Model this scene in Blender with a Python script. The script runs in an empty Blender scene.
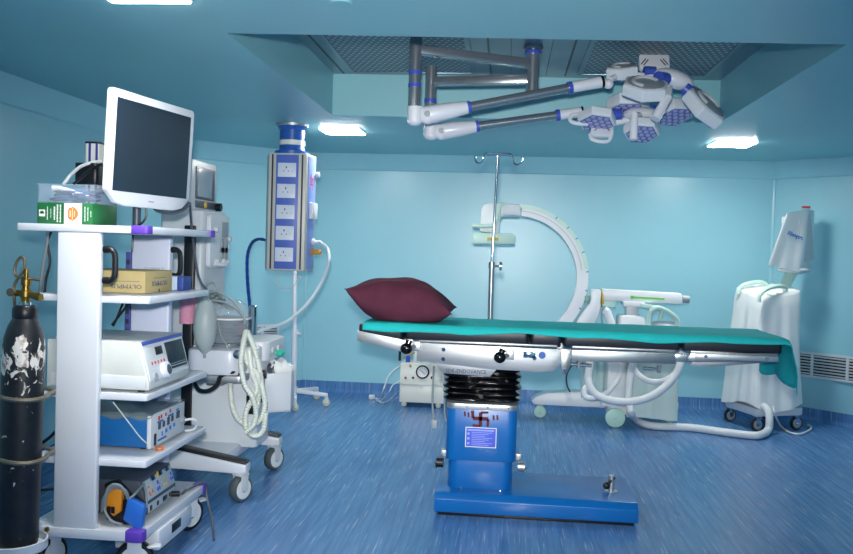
import bpy, bmesh, math, random
from mathutils import Vector, Matrix
random.seed(7)
PI = math.pi
V = Vector
C = bpy.context.scene.collection
SC = bpy.context.scene

# ------------------------------------------------------------------ camera
FPX, CX, CY, H = 850.0, 426.5, 277.0, 1.4
_d = V(((508-CX)/FPX, (252-CY)/FPX, 1)).normalized()
_x = V((1, .033, -(_d.x+.033*_d.y)/_d.z)).normalized()
_u = _x.cross(_d)
if _u.y > 0: _u = -_u
ROWS = (_x, _d, _u)                      # world axes in camera coordinates (x right, y down, z forward)
EYE = V((0, 0, H))
def ray(px, py):
    c = V(((px-CX)/FPX, (py-CY)/FPX, 1))
    return V((ROWS[0].dot(c), ROWS[1].dot(c), ROWS[2].dot(c)))
def at(px, py, Y):
    r = ray(px, py); return EYE + r*(Y/r.y)
def atz(px, py, z):
    r = ray(px, py); return EYE + r*((z-H)/r.z)
cam = bpy.data.objects.new('camera', bpy.data.cameras.new('camera'))
C.objects.link(cam)
right = V((_x.x, _d.x, _u.x)); down = V((_x.y, _d.y, _u.y)); fwd = V((_x.z, _d.z, _u.z))
m = Matrix.Identity(4)
for i in range(3):
    m[i][0] = right[i]; m[i][1] = -down[i]; m[i][2] = -fwd[i]; m[i][3] = EYE[i]
cam.matrix_world = m
cam.data.sensor_fit = 'HORIZONTAL'; cam.data.sensor_width = 36
cam.data.lens = FPX*36/853
cam.data.clip_start = .02
SC.camera = cam

# ------------------------------------------------------------------ materials
MATS = {}
def mat(name, col, rough=.5, metal=0, var=.06, scale=6, bump=0, bscale=80, spec=.5, coat=0, trans=0, alpha=1, emit=None, estr=0, stretch=(1,1,1)):
    if name in MATS: return MATS[name]
    M = bpy.data.materials.new(name); M.use_nodes = True
    nt = M.node_tree; n = nt.nodes; l = nt.links
    b = n['Principled BSDF']
    lin = [((c/255+.055)/1.055)**2.4 if c/255 > .04045 else c/255/12.92 for c in col]
    tc = n.new('ShaderNodeTexCoord')
    mp = n.new('ShaderNodeMapping'); mp.inputs['Scale'].default_value = stretch
    l.new(tc.outputs['Object'], mp.inputs['Vector'])
    nz = n.new('ShaderNodeTexNoise'); nz.inputs['Scale'].default_value = scale; nz.inputs['Detail'].default_value = 4
    l.new(mp.outputs['Vector'], nz.inputs['Vector'])
    rp = n.new('ShaderNodeValToRGB')
    rp.color_ramp.elements[0].position = .3; rp.color_ramp.elements[1].position = .7
    rp.color_ramp.elements[0].color = [c*(1-var) for c in lin]+[1]
    rp.color_ramp.elements[1].color = [min(1, c*(1+var)) for c in lin]+[1]
    l.new(nz.outputs['Fac'], rp.inputs['Fac'])
    l.new(rp.outputs['Color'], b.inputs['Base Color'])
    b.inputs['Roughness'].default_value = rough
    b.inputs['Metallic'].default_value = metal
    b.inputs['Specular IOR Level'].default_value = spec
    b.inputs['Coat Weight'].default_value = coat
    b.inputs['Transmission Weight'].default_value = trans
    b.inputs['Alpha'].default_value = alpha
    if emit:
        b.inputs['Emission Color'].default_value = [((c/255+.055)/1.055)**2.4 for c in emit]+[1]
        b.inputs['Emission Strength'].default_value = estr
    if bump:
        nb = n.new('ShaderNodeTexNoise'); nb.inputs['Scale'].default_value = bscale; nb.inputs['Detail'].default_value = 3
        l.new(mp.outputs['Vector'], nb.inputs['Vector'])
        bp = n.new('ShaderNodeBump'); bp.inputs['Strength'].default_value = bump; bp.inputs['Distance'].default_value = .01
        l.new(nb.outputs['Fac'], bp.inputs['Height']); l.new(bp.outputs['Normal'], b.inputs['Normal'])
    MATS[name] = M
    return M

WALL = mat('wall_paint', (149, 204, 217), .30, var=.03, scale=1.2, bump=.03, bscale=5)
CEIL = mat('ceiling_paint', (138, 196, 204), .38, var=.03, scale=1.0, bump=.02, bscale=5)
WHITE = mat('white_enamel', (214, 218, 226), .3, var=.02)
WHITE2 = mat('white_plastic', (212, 217, 222), .38, var=.02)
CREAM = mat('cream_enamel', (226, 228, 218), .35, var=.03)
PALEGREEN = mat('pale_green_plastic', (200, 232, 218), .4, var=.03)
LAV = mat('pale_lavender_enamel', (206, 212, 232), .35, var=.02)
GREY = mat('grey_plastic', (150, 160, 166), .42, var=.04)
LGREY = mat('light_grey_plastic', (196, 202, 206), .4, var=.03)
DGREY = mat('dark_grey_metal', (66, 76, 90), .4, var=.08)
BLACK = mat('black_rubber', (16, 18, 24), .38, var=.15)
GLOSSBLACK = mat('black_glossy_vinyl', (8, 10, 14), .16, var=.2, bump=.12, bscale=14)
MATT = mat('black_mattress_vinyl', (24, 30, 40), .4, var=.15, bump=.05, bscale=30)
SCREEN = mat('dark_screen_glass', (30, 46, 60), .38, var=.06, scale=2, spec=.25)
GSCREEN = mat('grey_screen_glass', (150, 166, 176), .2, var=.05)
STEEL = mat('stainless_steel', (186, 190, 192), .42, .85, var=.06, scale=9, bump=.02, bscale=25, stretch=(.3, 1, 6))
STEEL2 = mat('satin_steel_rail', (150, 158, 162), .36, .9, var=.06, scale=9, stretch=(.3, 1, 6))
CHROME = mat('chrome', (205, 212, 218), .1, 1, var=.03)
DCHROME = mat('dark_chrome', (172, 178, 182), .22, .8, var=.05)
BRASS = mat('brass', (150, 122, 62), .35, 1, var=.15)
COPPER = mat('dull_copper_tube', (120, 112, 96), .4, .8, var=.1)
TBLUE = mat('blue_table_enamel', (4, 98, 172), .34, var=.07, scale=4, coat=.2)
RBLUE = mat('royal_blue_plastic', (60, 84, 182), .35, var=.05)
PBLUE = mat('pendant_blue_panel', (82, 108, 190), .4, var=.04)
DBLUE = mat('blue_collar_paint', (44, 92, 172), .28, var=.05)
ALU = mat('brushed_aluminium', (196, 196, 188), .45, .08, var=.04, stretch=(8, 8, .5))
PURPLE = mat('purple_rubber', (98, 62, 186), .5, var=.06)
TEAL = mat('teal_sheet_cloth', (40, 186, 186), .85, var=.05, scale=20, bump=.15, bscale=160, spec=.2)
MAROON = mat('maroon_pillow_cloth', (88, 42, 60), .85, var=.10, scale=14, bump=.2, bscale=120, spec=.2)
ARMW = mat('white_arm_enamel', (236, 240, 242), .35, var=.02)
COVER = mat('white_dust_cover_cloth', (232, 236, 236), .7, var=.03, scale=8, bump=.12, bscale=25, spec=.3)
SHEER = mat('clear_polythene_cover', (206, 228, 222), .25, var=.04, scale=8, bump=.25, bscale=18, alpha=.5)
FILM = mat('crinkled_clear_film', (150, 168, 166), .15, var=.1, scale=14, bump=.4, bscale=22, alpha=.42)
DOMEM = mat('clear_dome_acrylic', (196, 210, 220), .06, var=.02, alpha=.34)
CLEARP = mat('clear_plastic', (170, 190, 212), .12, var=.02, alpha=.18)
GREEN = mat('green_carton', (24, 104, 54), .5, var=.25, scale=9)
PAPER = mat('white_print', (232, 234, 232), .55, var=.03)
ORANGE = mat('orange_print', (222, 116, 44), .5, var=.05)
TAN = mat('tan_cardboard', (206, 184, 128), .7, var=.05, scale=12)
NAVYINK = mat('navy_ink', (58, 82, 130), .6, var=.05)
BLUEINK = mat('blue_ink', (46, 118, 196), .6, var=.05)
DARKINK = mat('dark_ink', (40, 48, 62), .6, var=.1)
REDINK = mat('vermilion_paint', (92, 28, 44), .7, var=.25, scale=60)
PINKINK = mat('pink_ink', (196, 84, 130), .7, var=.1)
RED = mat('red_plastic', (176, 44, 40), .4, var=.05)
YELLOW = mat('yellow_plastic', (214, 176, 48), .45, var=.05)
ORPL = mat('orange_plastic', (224, 142, 30), .4, var=.06)
BPEDAL = mat('blue_pedal_plastic', (44, 110, 204), .35, var=.06)
UBLUE = mat('blue_unit_enamel', (28, 102, 168), .3, var=.06)
HOSE = mat('corrugated_hose_plastic', (212, 218, 208), .4, var=.04)
WHOSE = mat('white_ribbed_hose', (226, 230, 232), .42, var=.03)
BHOSE = mat('blue_gas_hose', (22, 66, 150), .4, var=.06)
GHOSE = mat('pale_gas_hose', (196, 212, 220), .4, var=.04)
BAG = mat('grey_rubber_bag', (170, 182, 182), .45, var=.05, bump=.1, bscale=12)
CABLE = mat('grey_cable', (132, 144, 150), .5, var=.06)
CASTW = mat('caster_white', (218, 222, 222), .4, var=.03)
CASTB = mat('caster_cream', (206, 204, 184), .45, var=.05)
CASTG = mat('caster_green', (192, 232, 216), .4, var=.04)
PINK = mat('pink_absorbent', (222, 150, 178), .7, var=.1, scale=90)
LIME = mat('lime_print', (110, 206, 90), .5, var=.05)
STICK = mat('blue_sticker', (70, 92, 212), .45, var=.04)
LEDPURP = mat('lamp_lens_panel', (104, 112, 172), .25, var=.05)
LEDDOT = mat('lamp_lens', (154, 162, 206), .15, var=.04)
LAMPGREY = mat('lamp_grey_inset', (142, 156, 164), .4, var=.04)
SOCKET = mat('socket_white', (214, 222, 236), .35, var=.02)
LIGHTM = mat('light_panel_diffuser', (255, 255, 255), .5, emit=(255, 253, 248), estr=88)
def floor_mat():
    M = bpy.data.materials.new('streaked_blue_vinyl'); M.use_nodes = True
    nt = M.node_tree; n = nt.nodes; l = nt.links; b = n['Principled BSDF']
    geo = n.new('ShaderNodeNewGeometry')
    def streak(scale, stretch, lo, hi, top=1.0):
        mp = n.new('ShaderNodeMapping'); mp.inputs['Scale'].default_value = stretch
        mp.inputs['Rotation'].default_value = (0, 0, math.radians(-3))
        l.new(geo.outputs['Position'], mp.inputs['Vector'])
        z = n.new('ShaderNodeTexNoise'); z.inputs['Scale'].default_value = scale; z.inputs['Detail'].default_value = 2
        l.new(mp.outputs['Vector'], z.inputs['Vector'])
        r = n.new('ShaderNodeMapRange'); r.inputs['From Min'].default_value = lo; r.inputs['From Max'].default_value = hi
        r.inputs['To Max'].default_value = top; l.new(z.outputs['Fac'], r.inputs['Value']); return r.outputs['Result']
    def lin(c): return [((x/255+.055)/1.055)**2.4 for x in c]+[1]
    base = n.new('ShaderNodeMix'); base.data_type = 'RGBA'
    base.inputs['A'].default_value = lin((68, 114, 166)); base.inputs['B'].default_value = lin((88, 135, 188))
    l.new(streak(1, (40, 1.6, 1.6), .35, .65), base.inputs['Factor'])
    m2 = n.new('ShaderNodeMix'); m2.data_type = 'RGBA'; m2.inputs['B'].default_value = lin((190, 208, 226))
    l.new(base.outputs['Result'], m2.inputs['A']); l.new(streak(1, (105, 3.4, 3.4), .605, .79, .75), m2.inputs['Factor'])
    m3 = n.new('ShaderNodeMix'); m3.data_type = 'RGBA'; m3.inputs['B'].default_value = lin((34, 62, 116))
    l.new(m2.outputs['Result'], m3.inputs['A']); l.new(streak(1.13, (100, 3.2, 3.2), .63, .80, .65), m3.inputs['Factor'])
    l.new(m3.outputs['Result'], b.inputs['Base Color'])
    b.inputs['Roughness'].default_value = .27
    nz = n.new('ShaderNodeTexNoise'); nz.inputs['Scale'].default_value = 7
    l.new(geo.outputs['Position'], nz.inputs['Vector'])
    bp = n.new('ShaderNodeBump'); bp.inputs['Strength'].default_value = .06; bp.inputs['Distance'].default_value = .01
    l.new(nz.outputs['Fac'], bp.inputs['Height']); l.new(bp.outputs['Normal'], b.inputs['Normal'])
    return M
FLOOR = floor_mat()
def perf_mat():
    M = bpy.data.materials.new('perforated_steel_sheet'); M.use_nodes = True
    nt = M.node_tree; n = nt.nodes; l = nt.links; b = n['Principled BSDF']
    geo = n.new('ShaderNodeNewGeometry')
    sep = n.new('ShaderNodeSeparateXYZ'); l.new(geo.outputs['Position'], sep.inputs[0])
    def math_(op, a, bb=None):
        q = n.new('ShaderNodeMath'); q.operation = op
        for i, v in enumerate((a, bb)):
            if v is None: continue
            if isinstance(v, (int, float)): q.inputs[i].default_value = v
            else: l.new(v, q.inputs[i])
        return q.outputs[0]
    row = math_('FLOOR', math_('MULTIPLY', sep.outputs[1], 22))
    u = math_('SUBTRACT', math_('FRACT', math_('ADD', math_('MULTIPLY', sep.outputs[0], 26), math_('MULTIPLY', row, .5))), .5)
    v = math_('SUBTRACT', math_('FRACT', math_('MULTIPLY', sep.outputs[1], 22)), .5)
    d = math_('SQRT', math_('ADD', math_('MULTIPLY', u, u), math_('MULTIPLY', v, v)))
    hole = math_('LESS_THAN', d, .22)
    mx = n.new('ShaderNodeMix'); mx.data_type = 'RGBA'
    mx.inputs['A'].default_value = (.13, .18, .21, 1); mx.inputs['B'].default_value = (.55, .64, .68, 1)
    l.new(hole, mx.inputs['Factor']); l.new(mx.outputs['Result'], b.inputs['Base Color'])
    b.inputs['Roughness'].default_value = .45; b.inputs['Metallic'].default_value = .3
    return M
PERF = perf_mat()
RECM = mat('recess_steel_plate', (118, 142, 156), .3, .5, var=.05)

# ------------------------------------------------------------------ mesh builder
def rotm(rx=0, ry=0, rz=0):
    return Matrix.Rotation(math.radians(rz), 4, 'Z') @ Matrix.Rotation(math.radians(ry), 4, 'Y') @ Matrix.Rotation(math.radians(rx), 4, 'X')
def frame(origin, zdir, xhint=(1, 0, 0)):
    z = V(zdir).normalized(); x = V(xhint); x = (x - z*x.dot(z))
    if x.length < 1e-5: x = V((0, 1, 0)) - z*z.y
    x.normalize(); y = z.cross(x)
    M = Matrix.Identity(4)
    for i in range(3): M[i][0] = x[i]; M[i][1] = y[i]; M[i][2] = z[i]; M[i][3] = origin[i]
    return M
def spline(pts, n=6):
    pts = [V(p) for p in pts]
    if len(pts) < 3 or n < 2: return pts
    P = [pts[0]*2-pts[1]] + pts + [pts[-1]*2-pts[-2]]
    out = []
    for i in range(1, len(P)-2):
        a, b, c, d = P[i-1:i+3]
        for k in range(n):
            t = k/n
            out.append(.5*((2*b)+(c-a)*t+(2*a-5*b+4*c-d)*t*t+(3*b-a-3*c+d)*t**3))
    out.append(pts[-1]); return out
class B:
    def __init__(s): s.v = []; s.f = []; s.mi = []; s.M = None; s.k = 0
    def add(s, vs, fs):
        o = len(s.v)
        for v in vs:
            v = V(v); s.v.append(s.M @ v if s.M else v)
        for f in fs: s.f.append([i+o for i in f]); s.mi.append(s.k)
        return s
    def fromb(s, bm):
        bm.verts.index_update()
        s.add([v.co.copy() for v in bm.verts], [[v.index for v in f.verts] for f in bm.faces]); bm.free(); return s
    def bb(s, x0, x1, y0, y1, z0, z1, bev=.004, seg=2, M=None):
        bm = bmesh.new(); bmesh.ops.create_cube(bm, size=1)
        for v in bm.verts:
            v.co = V(((x0+x1)/2+v.co.x*(x1-x0), (y0+y1)/2+v.co.y*(y1-y0), (z0+z1)/2+v.co.z*(z1-z0)))
        if bev > 0:
            bev = min(bev, .45*min(abs(x1-x0), abs(y1-y0), abs(z1-z0)))
            bmesh.ops.bevel(bm, geom=bm.edges[:], offset=bev, segments=seg, affect='EDGES', profile=.5)
        if M: bm.transform(M)
        return s.fromb(bm)
    def box(s, M, sx, sy, sz, bev=.004, seg=2):
        return s.bb(-sx/2, sx/2, -sy/2, sy/2, -sz/2, sz/2, bev, seg, M)
    def rr(s, x0, x1, y0, y1, z0, z1, r, seg=5, bev=.003, M=None, taper=0):
        """slab with rounded vertical corners"""
        bm = bmesh.new(); bmesh.ops.create_cube(bm, size=1)
        for v in bm.verts:
            v.co = V(((x0+x1)/2+v.co.x*(x1-x0), (y0+y1)/2+v.co.y*(y1-y0), (z0+z1)/2+v.co.z*(z1-z0)))
        ve = [e for e in bm.edges if abs(e.verts[0].co.z-e.verts[1].co.z) > 1e-6]
        bmesh.ops.bevel(bm, geom=ve, offset=min(r, .49*min(x1-x0, y1-y0)), segments=seg, affect='EDGES', profile=.5)
        if bev:
            he = [e for e in bm.edges if abs(e.verts[0].co.z-e.verts[1].co.z) < 1e-6]
            bmesh.ops.bevel(bm, geom=he, offset=min(bev, .4*(z1-z0)), segments=2, affect='EDGES', profile=.5)
        if M: bm.transform(M)
        return s.fromb(bm)
    def prism(s, poly, d, M=None, bev=0):
        """2D polygon (x,y) extruded 0..d along local z, placed by M"""
        n = len(poly); bm = bmesh.new()
        a = [bm.verts.new((p[0], p[1], 0)) for p in poly]; b = [bm.verts.new((p[0], p[1], d)) for p in poly]
        bm.faces.new(a[::-1]); bm.faces.new(b)
        for i in range(n): bm.faces.new((a[i], a[(i+1) % n], b[(i+1) % n], b[i]))
        bmesh.ops.recalc_face_normals(bm, faces=bm.faces[:])
        if bev: bmesh.ops.bevel(bm, geom=bm.edges[:], offset=bev, segments=2, affect='EDGES', profile=.5)
        if M: bm.transform(M)
        return s.fromb(bm)
    def cyl(s, p0, p1, r0, r1=None, seg=20, cap=True):
        p0 = V(p0); p1 = V(p1); r1 = r0 if r1 is None else r1
        M = frame(p0, p1-p0); L = (p1-p0).length
        vs = [M @ V((r*math.cos(2*PI*i/seg), r*math.sin(2*PI*i/seg), z)) for r, z in ((r0, 0), (r1, L)) for i in range(seg)]
        fs = [(i, (i+1) % seg, seg+(i+1) % seg, seg+i) for i in range(seg)]
        if cap: fs += [list(range(seg))[::-1], list(range(seg, 2*seg))]
        return s.add(vs, fs)
    def lathe(s, prof, M=None, seg=24):
        """profile of (r, z) about local z"""
        M = M or Matrix.Identity(4); vs = []; fs = []; n = len(prof)
        for r, z in prof:
            for i in range(seg): vs.append(M @ V((r*math.cos(2*PI*i/seg), r*math.sin(2*PI*i/seg), z)))
        for k in range(n-1):
            for i in range(seg): fs.append((k*seg+i, k*seg+(i+1) % seg, (k+1)*seg+(i+1) % seg, (k+1)*seg+i))
        if prof[0][0] > 1e-4: fs.append(list(range(seg))[::-1])
        if prof[-1][0] > 1e-4: fs.append(list(range((n-1)*seg, n*seg)))
        return s.add(vs, fs)
    def ball(s, c, rx, ry=None, rz=None, M=None, seg=16):
        bm = bmesh.new(); bmesh.ops.create_uvsphere(bm, u_segments=seg, v_segments=seg//2+2, radius=1)
        for v in bm.verts: v.co = V((v.co.x*rx, v.co.y*(ry or rx), v.co.z*(rz or rx)))
        if M: bm.transform(M)
        for v in bm.verts: v.co += V(c)
        return s.fromb(bm)
    def tube(s, pts, r, seg=8, n=6, rf=None, closed=False):
        pts = spline(pts, n); N = len(pts); vs = []; fs = []
        up = V((0, 0, 1)); t = (pts[1]-pts[0]).normalized()
        if abs(t.z) > .9: up = V((1, 0, 0))
        x = (up - t*up.dot(t)).normalized()
        for i, p in enumerate(pts):
            t = (pts[min(i+1, N-1)]-pts[max(i-1, 0)])
            t = t.normalized() if t.length > 1e-9 else V((0, 0, 1))
            x = (x - t*x.dot(t)); x = x.normalized() if x.length > 1e-6 else t.orthogonal().normalized()
            y = t.cross(x); rr = r*(rf(i) if rf else 1)
            for k in range(seg):
                a = 2*PI*k/seg; vs.append(p + x*(rr*math.cos(a)) + y*(rr*math.sin(a)))
        for i in range(N-1):
            for k in range(seg): fs.append((i*seg+k, i*seg+(k+1) % seg, (i+1)*seg+(k+1) % seg, (i+1)*seg+k))
        fs += [list(range(seg))[::-1], list(range((N-1)*seg, N*seg))]
        return s.add(vs, fs)
    def ribbed(s, pts, r, seg=10, pitch=.014, amp=.86):
        P = spline(pts, 40); L = 0; out = [P[0]]
        for a, b in zip(P, P[1:]):
            L += (b-a).length
            if L >= pitch/2: out.append(b); L = 0
        return s.tube(out, r, seg, 1, rf=lambda i: 1.0 if i % 2 else amp)
def setp(o, **k):
    for a, b in k.items():
        if b is not None: o[a] = b
MW = {}
def thing(name, label, cat, loc=(0, 0, 0), rz=0, group=None):
    o = bpy.data.objects.new(name, None); C.objects.link(o)
    o.location = loc; o.rotation_euler = (0, 0, math.radians(rz)); o.empty_display_size = .05
    MW[o] = Matrix.Translation(V(loc)) @ Matrix.Rotation(math.radians(rz), 4, 'Z')
    setp(o, label=label, category=cat, group=group); return o
def obj(name, b, m, parent=None, label=None, cat=None, group=None, kind=None, smooth=True, angle=35, loc=None):
    me = bpy.data.meshes.new(name)
    base = V(loc) if loc else None
    if parent is not None:
        W = MW[parent].inverted(); vs = [W @ v for v in b.v]; mw = MW[parent]
    else:
        if base is None:
            zs = min(v.z for v in b.v); xs = [v.x for v in b.v]; ys = [v.y for v in b.v]
            base = V(((min(xs)+max(xs))/2, (min(ys)+max(ys))/2, zs))
        vs = [v-base for v in b.v]; mw = Matrix.Translation(base)
    me.from_pydata([tuple(v) for v in vs], [], b.f); me.update()
    for mm in (m if isinstance(m, (list, tuple)) else [m]): me.materials.append(mm)
    if isinstance(m, (list, tuple)): me.polygons.foreach_set('material_index', b.mi)
    bm = bmesh.new(); bm.from_mesh(me); bmesh.ops.recalc_face_normals(bm, faces=bm.faces[:]); bm.to_mesh(me); bm.free()
    if smooth:
        me.polygons.foreach_set('use_smooth', [True]*len(me.polygons))
        me.set_sharp_from_angle(angle=math.radians(angle))
    o = bpy.data.objects.new(name, me); C.objects.link(o)
    if parent is not None: o.parent = parent
    else: o.location = base
    MW[o] = mw
    setp(o, label=label, category=cat, group=group, kind=kind); return o
def text(s, size, m, parent, M, name='lettering', ext=.0006, off=0, sx=1.0, align='CENTER'):
    cu = bpy.data.curves.new('lettering', 'FONT'); cu.body = s; cu.size = size; cu.align_x = align; cu.align_y = 'CENTER'
    cu.extrude = ext; cu.offset = off; cu.resolution_u = 2
    t = bpy.data.objects.new('lettering', cu); C.objects.link(t)
    dg = bpy.context.evaluated_depsgraph_get(); dg.update()
    me = bpy.data.meshes.new_from_object(t.evaluated_get(dg))
    bpy.data.objects.remove(t); bpy.data.curves.remove(cu)
    b = B(); b.M = M @ Matrix.Diagonal((sx, 1, 1, 1))
    b.add([v.co.copy() for v in me.vertices], [list(p.vertices) for p in me.polygons]); b.M = None
    bpy.data.meshes.remove(me)
    return obj(name, b, m, parent, smooth=False)
def facing(origin, xdir, ydir):
    """frame with given text direction and text up; normal = x cross y"""
    x = V(xdir).normalized(); y = V(ydir); y = (y-x*y.dot(x)).normalized(); z = x.cross(y)
    M = Matrix.Identity(4)
    for i in range(3): M[i][0] = x[i]; M[i][1] = y[i]; M[i][2] = z[i]; M[i][3] = origin[i]
    return M
FRONT = lambda p: facing(p, (1, 0, 0), (0, 0, 1))      # faces -Y, towards the camera side
XFACE = lambda p: facing(p, (0, 1, 0), (0, 0, 1))      # faces +X
def caster(parent, x, y, top, r, w, axis=0, wm=None, tm=None, fork=None, cap=None, pedal=False):
    """part caster with sub-parts; axis = heading of the wheel plane in degrees"""
    a = math.radians(axis); dx, dy = math.cos(a), math.sin(a)          # rolling direction
    n = V((-dy, dx, 0)); c = V((x, y, r))
    b = B()
    b.cyl((x, y, top), (x, y, 2*r+.012), .011, seg=10)
    for sgn in (-1, 1):
        p = c+n*(sgn*(w/2+.006))
        b.box(Matrix.Translation(p+V((0, 0, r*.6))) @ Matrix.Rotation(a, 4, 'Z'), r*.7, .006, r*1.5, .002)
    b.box(Matrix.Translation(V((x, y, 2*r+.006))) @ Matrix.Rotation(a, 4, 'Z'), r*.9, w+.018, .012, .003)
    k = obj('caster', b, fork or WHITE2, parent)
    t = B(); M = frame(c-n*(w/2), n)
    t.lathe([(r*.55, 0), (r*.9, 0), (r, w*.22), (r, w*.78), (r*.9, w), (r*.55, w)], M, 28)
    obj('tyre', t, tm or BLACK, k)
    h = B(); h.lathe([(0, -.003), (r*.5, -.003), (r*.82, .001), (r*.82, w-.001), (r*.5, w+.003), (0, w+.003)], M, 28)
    obj('hub', h, wm or CASTW, k)
    q = B(); q.lathe([(0, -.006), (r*.22, -.0055), (r*.25, -.002)], M, 18); q.lathe([(r*.25, w+.002), (r*.22, w+.0055), (0, w+.006)], M, 18); obj('axle_cap', q, DGREY if cap is None else cap, k)
    if pedal:
        q = B(); q.box(Matrix.Translation(V((x+dx*r*.9, y+dy*r*.9, 2*r*.82))) @ Matrix.Rotation(a, 4, 'Z'), .07, .04, .012, .004)
        obj('brake_pedal', q, WHITE2, k)
    return k

# ------------------------------------------------------------------ the room
XL, XR, YB, YF, ZC = -2.81, 3.30, 8.05, -1.6, 2.29
POLY = [(XL, YF), (XL, 7.22), (-1.93, YB), (2.40, YB), (XR, 7.15), (XR, YF)]
NAMES = ['wall_left', 'wall_back_left', 'wall_back', 'wall_back_right', 'wall_right', 'wall_front']
def inset(d):
    n = len(POLY); out = []
    for i in range(n):
        p, a, q = V(POLY[i-1]).to_2d() if False else V((*POLY[i-1], 0)), V((*POLY[i], 0)), V((*POLY[(i+1) % n], 0))
        e1 = (a-p).normalized(); e2 = (q-a).normalized()
        n1 = V((e1.y, -e1.x, 0)); n2 = V((e2.y, -e2.x, 0))
        bis = (n1+n2).normalized(); out.append(a + bis*(d/bis.dot(n1)))
    return out
def struct(name, b, m, **k):
    o = obj(name, b, m, None, loc=(0, 0, 0), **k); o['kind'] = 'structure'; return o
def strip(i, prof):
    b = B(); j = (i+1) % len(POLY); vs = []; fs = []
    for d, z in prof:
        q = inset(d); vs += [V((q[i].x, q[i].y, z)), V((q[j].x, q[j].y, z))]
    n = len(prof)
    for k in range(n-1): fs.append((2*k, 2*k+1, 2*k+3, 2*k+2))
    fs.append((2*n-2, 2*n-1, 1, 0))
    fs += [[2*k for k in range(n)], [2*k+1 for k in range(n)][::-1]]
    return b.add(vs, fs)
for i, nm in enumerate(NAMES):
    struct(nm, strip(i, [(0, 0), (0, 2.135), (.012, 2.145), (.075, ZC), (.075, ZC+.02), (-.1, ZC+.02), (-.1, 0)]), WALL, smooth=False)
    nm2 = nm.replace('wall', 'baseboard')
    struct(nm2, strip(i, [(.004, .105), (.005, .03), (.012, .012), (.03, .002), (.03, -.005), (.001, -.005), (.001, .105)]), FLOOR, smooth=False)
for nm_, (cx0, cy0), r0 in (('trim_3', (2.40, YB), .035), ('trim_4', (-1.93, YB), .035)):  # strips added at the rounded back corners to catch a gloss highlight
    s_ = 1 if cx0 > 0 else -1; d0 = V((-s_*math.sin(math.radians(22.5)), -math.cos(math.radians(22.5)), 0)); c_ = V((cx0, cy0, 0))+d0*(r0*.9)
    bb_ = B(); bb_.bb(-.016, .016, 0, .018, .11, 2.135, .008, 4, Matrix.Translation((cx0, cy0, 0)) @ Matrix.Rotation(-s_*math.radians(22.5), 4, 'Z') @ Matrix.Translation((0, -.016, 0)))
    struct(nm_, bb_, WALL)
b = B(); q = inset(-.1); b.prism([(p.x, p.y) for p in q], .12, Matrix.Translation((0, 0, -.12)))
struct('floor', b, FLOOR, smooth=False)
RX0, RX1, RY0, RY1, RZ = -1.215, 1.355, 3.53, 5.79, 2.57
b = B()
RC_ = [(-1.215, 3.53), (1.352, 3.655), (1.355, 5.79), (-1.215, 5.70)]
EX = [(XL-.1, YF-.1), (XR+.1, YF-.1), (XR+.1, YB+.1), (XL-.1, YB+.1)]
for i in range(4):
    j = (i+1) % 4; b.prism([EX[i], EX[j], RC_[j], RC_[i]], RZ+.05-ZC, Matrix.Translation((0, 0, ZC)))
struct('ceiling', b, CEIL, smooth=False)
b = B(); b.bb(RX0-.02, RX1+.02, RY0-.02, RY1+.02, RZ, RZ+.04, 0)
o = struct('trim_1', b, RECM, smooth=False)
# strips of the plenum framing
b = B()
for x in (-1.14, -.15, .335): b.bb(x-.006, x+.006, RY0+.15, RY1-.10, RZ-.003, RZ, 0)
for x in (-.02, .21): b.bb(x-.002, x+.002, RY0+.15, RY1-.10, RZ-.002, RZ, 0)
o = struct('trim_2', b, BLACK, smooth=False)
def perf(x0, x1, label):
    t = thing('air_diffuser_panel', label, 'vent', ((x0+x1)/2, 4.6, RZ-.014), 0, None)
    f = B()
    y0, y1 = 3.72, 5.60
    for a in ((x0-.03, x1+.03, y0-.03, y0), (x0-.03, x1+.03, y1, y1+.03), (x0-.03, x0, y0, y1), (x1, x1+.03, y0, y1)):
        f.bb(*a, RZ-.012, RZ-.0005, .002)
    obj('frame', f, RECM, t)
    g = B(); g.bb(x0, x1, y0, y1, RZ-.007, RZ-.0005, 0); obj('perforated_sheet', g, PERF, t, smooth=False)
perf(-1.05, -.28, 'perforated grey steel air panel in ceiling recess, above the two chrome drop tubes')
perf(.44, 1.205, 'perforated grey steel air panel in ceiling recess, above the lamp heads')
def panel(x, y, label):
    t = thing('ceiling_light', label, 'light', (x, y, ZC-.012), 0, 'square ceiling light panels'); s = .155
    f = B()
    for a in ((-s, s, -s, -s+.006), (-s, s, s-.006, s), (-s, -s+.006, -s+.006, s-.006), (s-.006, s, -s+.006, s-.006)):
        f.bb(x+a[0], x+a[1], y+a[2], y+a[3], ZC-.010, ZC-.0005, .002)
    obj('frame', f, WHITE2, t)
    g = B(); g.bb(x-s+.006, x+s-.006, y-s+.006, y+s-.006, ZC-.015, ZC-.001, .003); obj('diffuser', g, LIGHTM, t)
panel(-1.285, 6.42, 'square lit ceiling panel beside the blue pendant collar')
panel(1.69, 6.77, 'square lit ceiling panel beyond the surgical lamp heads at right')
panel(-1.335, 2.90, 'square lit ceiling panel cut by the top edge, above the white monitor')
panel(1.67, .9, 'added unseen light panel on the ceiling, nearer the camera on the right')  # out of view, added to raise the general light
panel(1.67, -.4, 'added unseen light panel on the ceiling, behind the camera on the right')  # extra panel behind the camera, put in for general light
b = B(); p = atz(341, 2, ZC); b.lathe([(0, -.006), (.034, -.006), (.042, 0)], Matrix.Translation((p.x, p.y, ZC)))
obj('smoke_detector', b, CEIL, None, 'round flat ceiling disc painted pale blue near top edge', 'detector')
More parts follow.
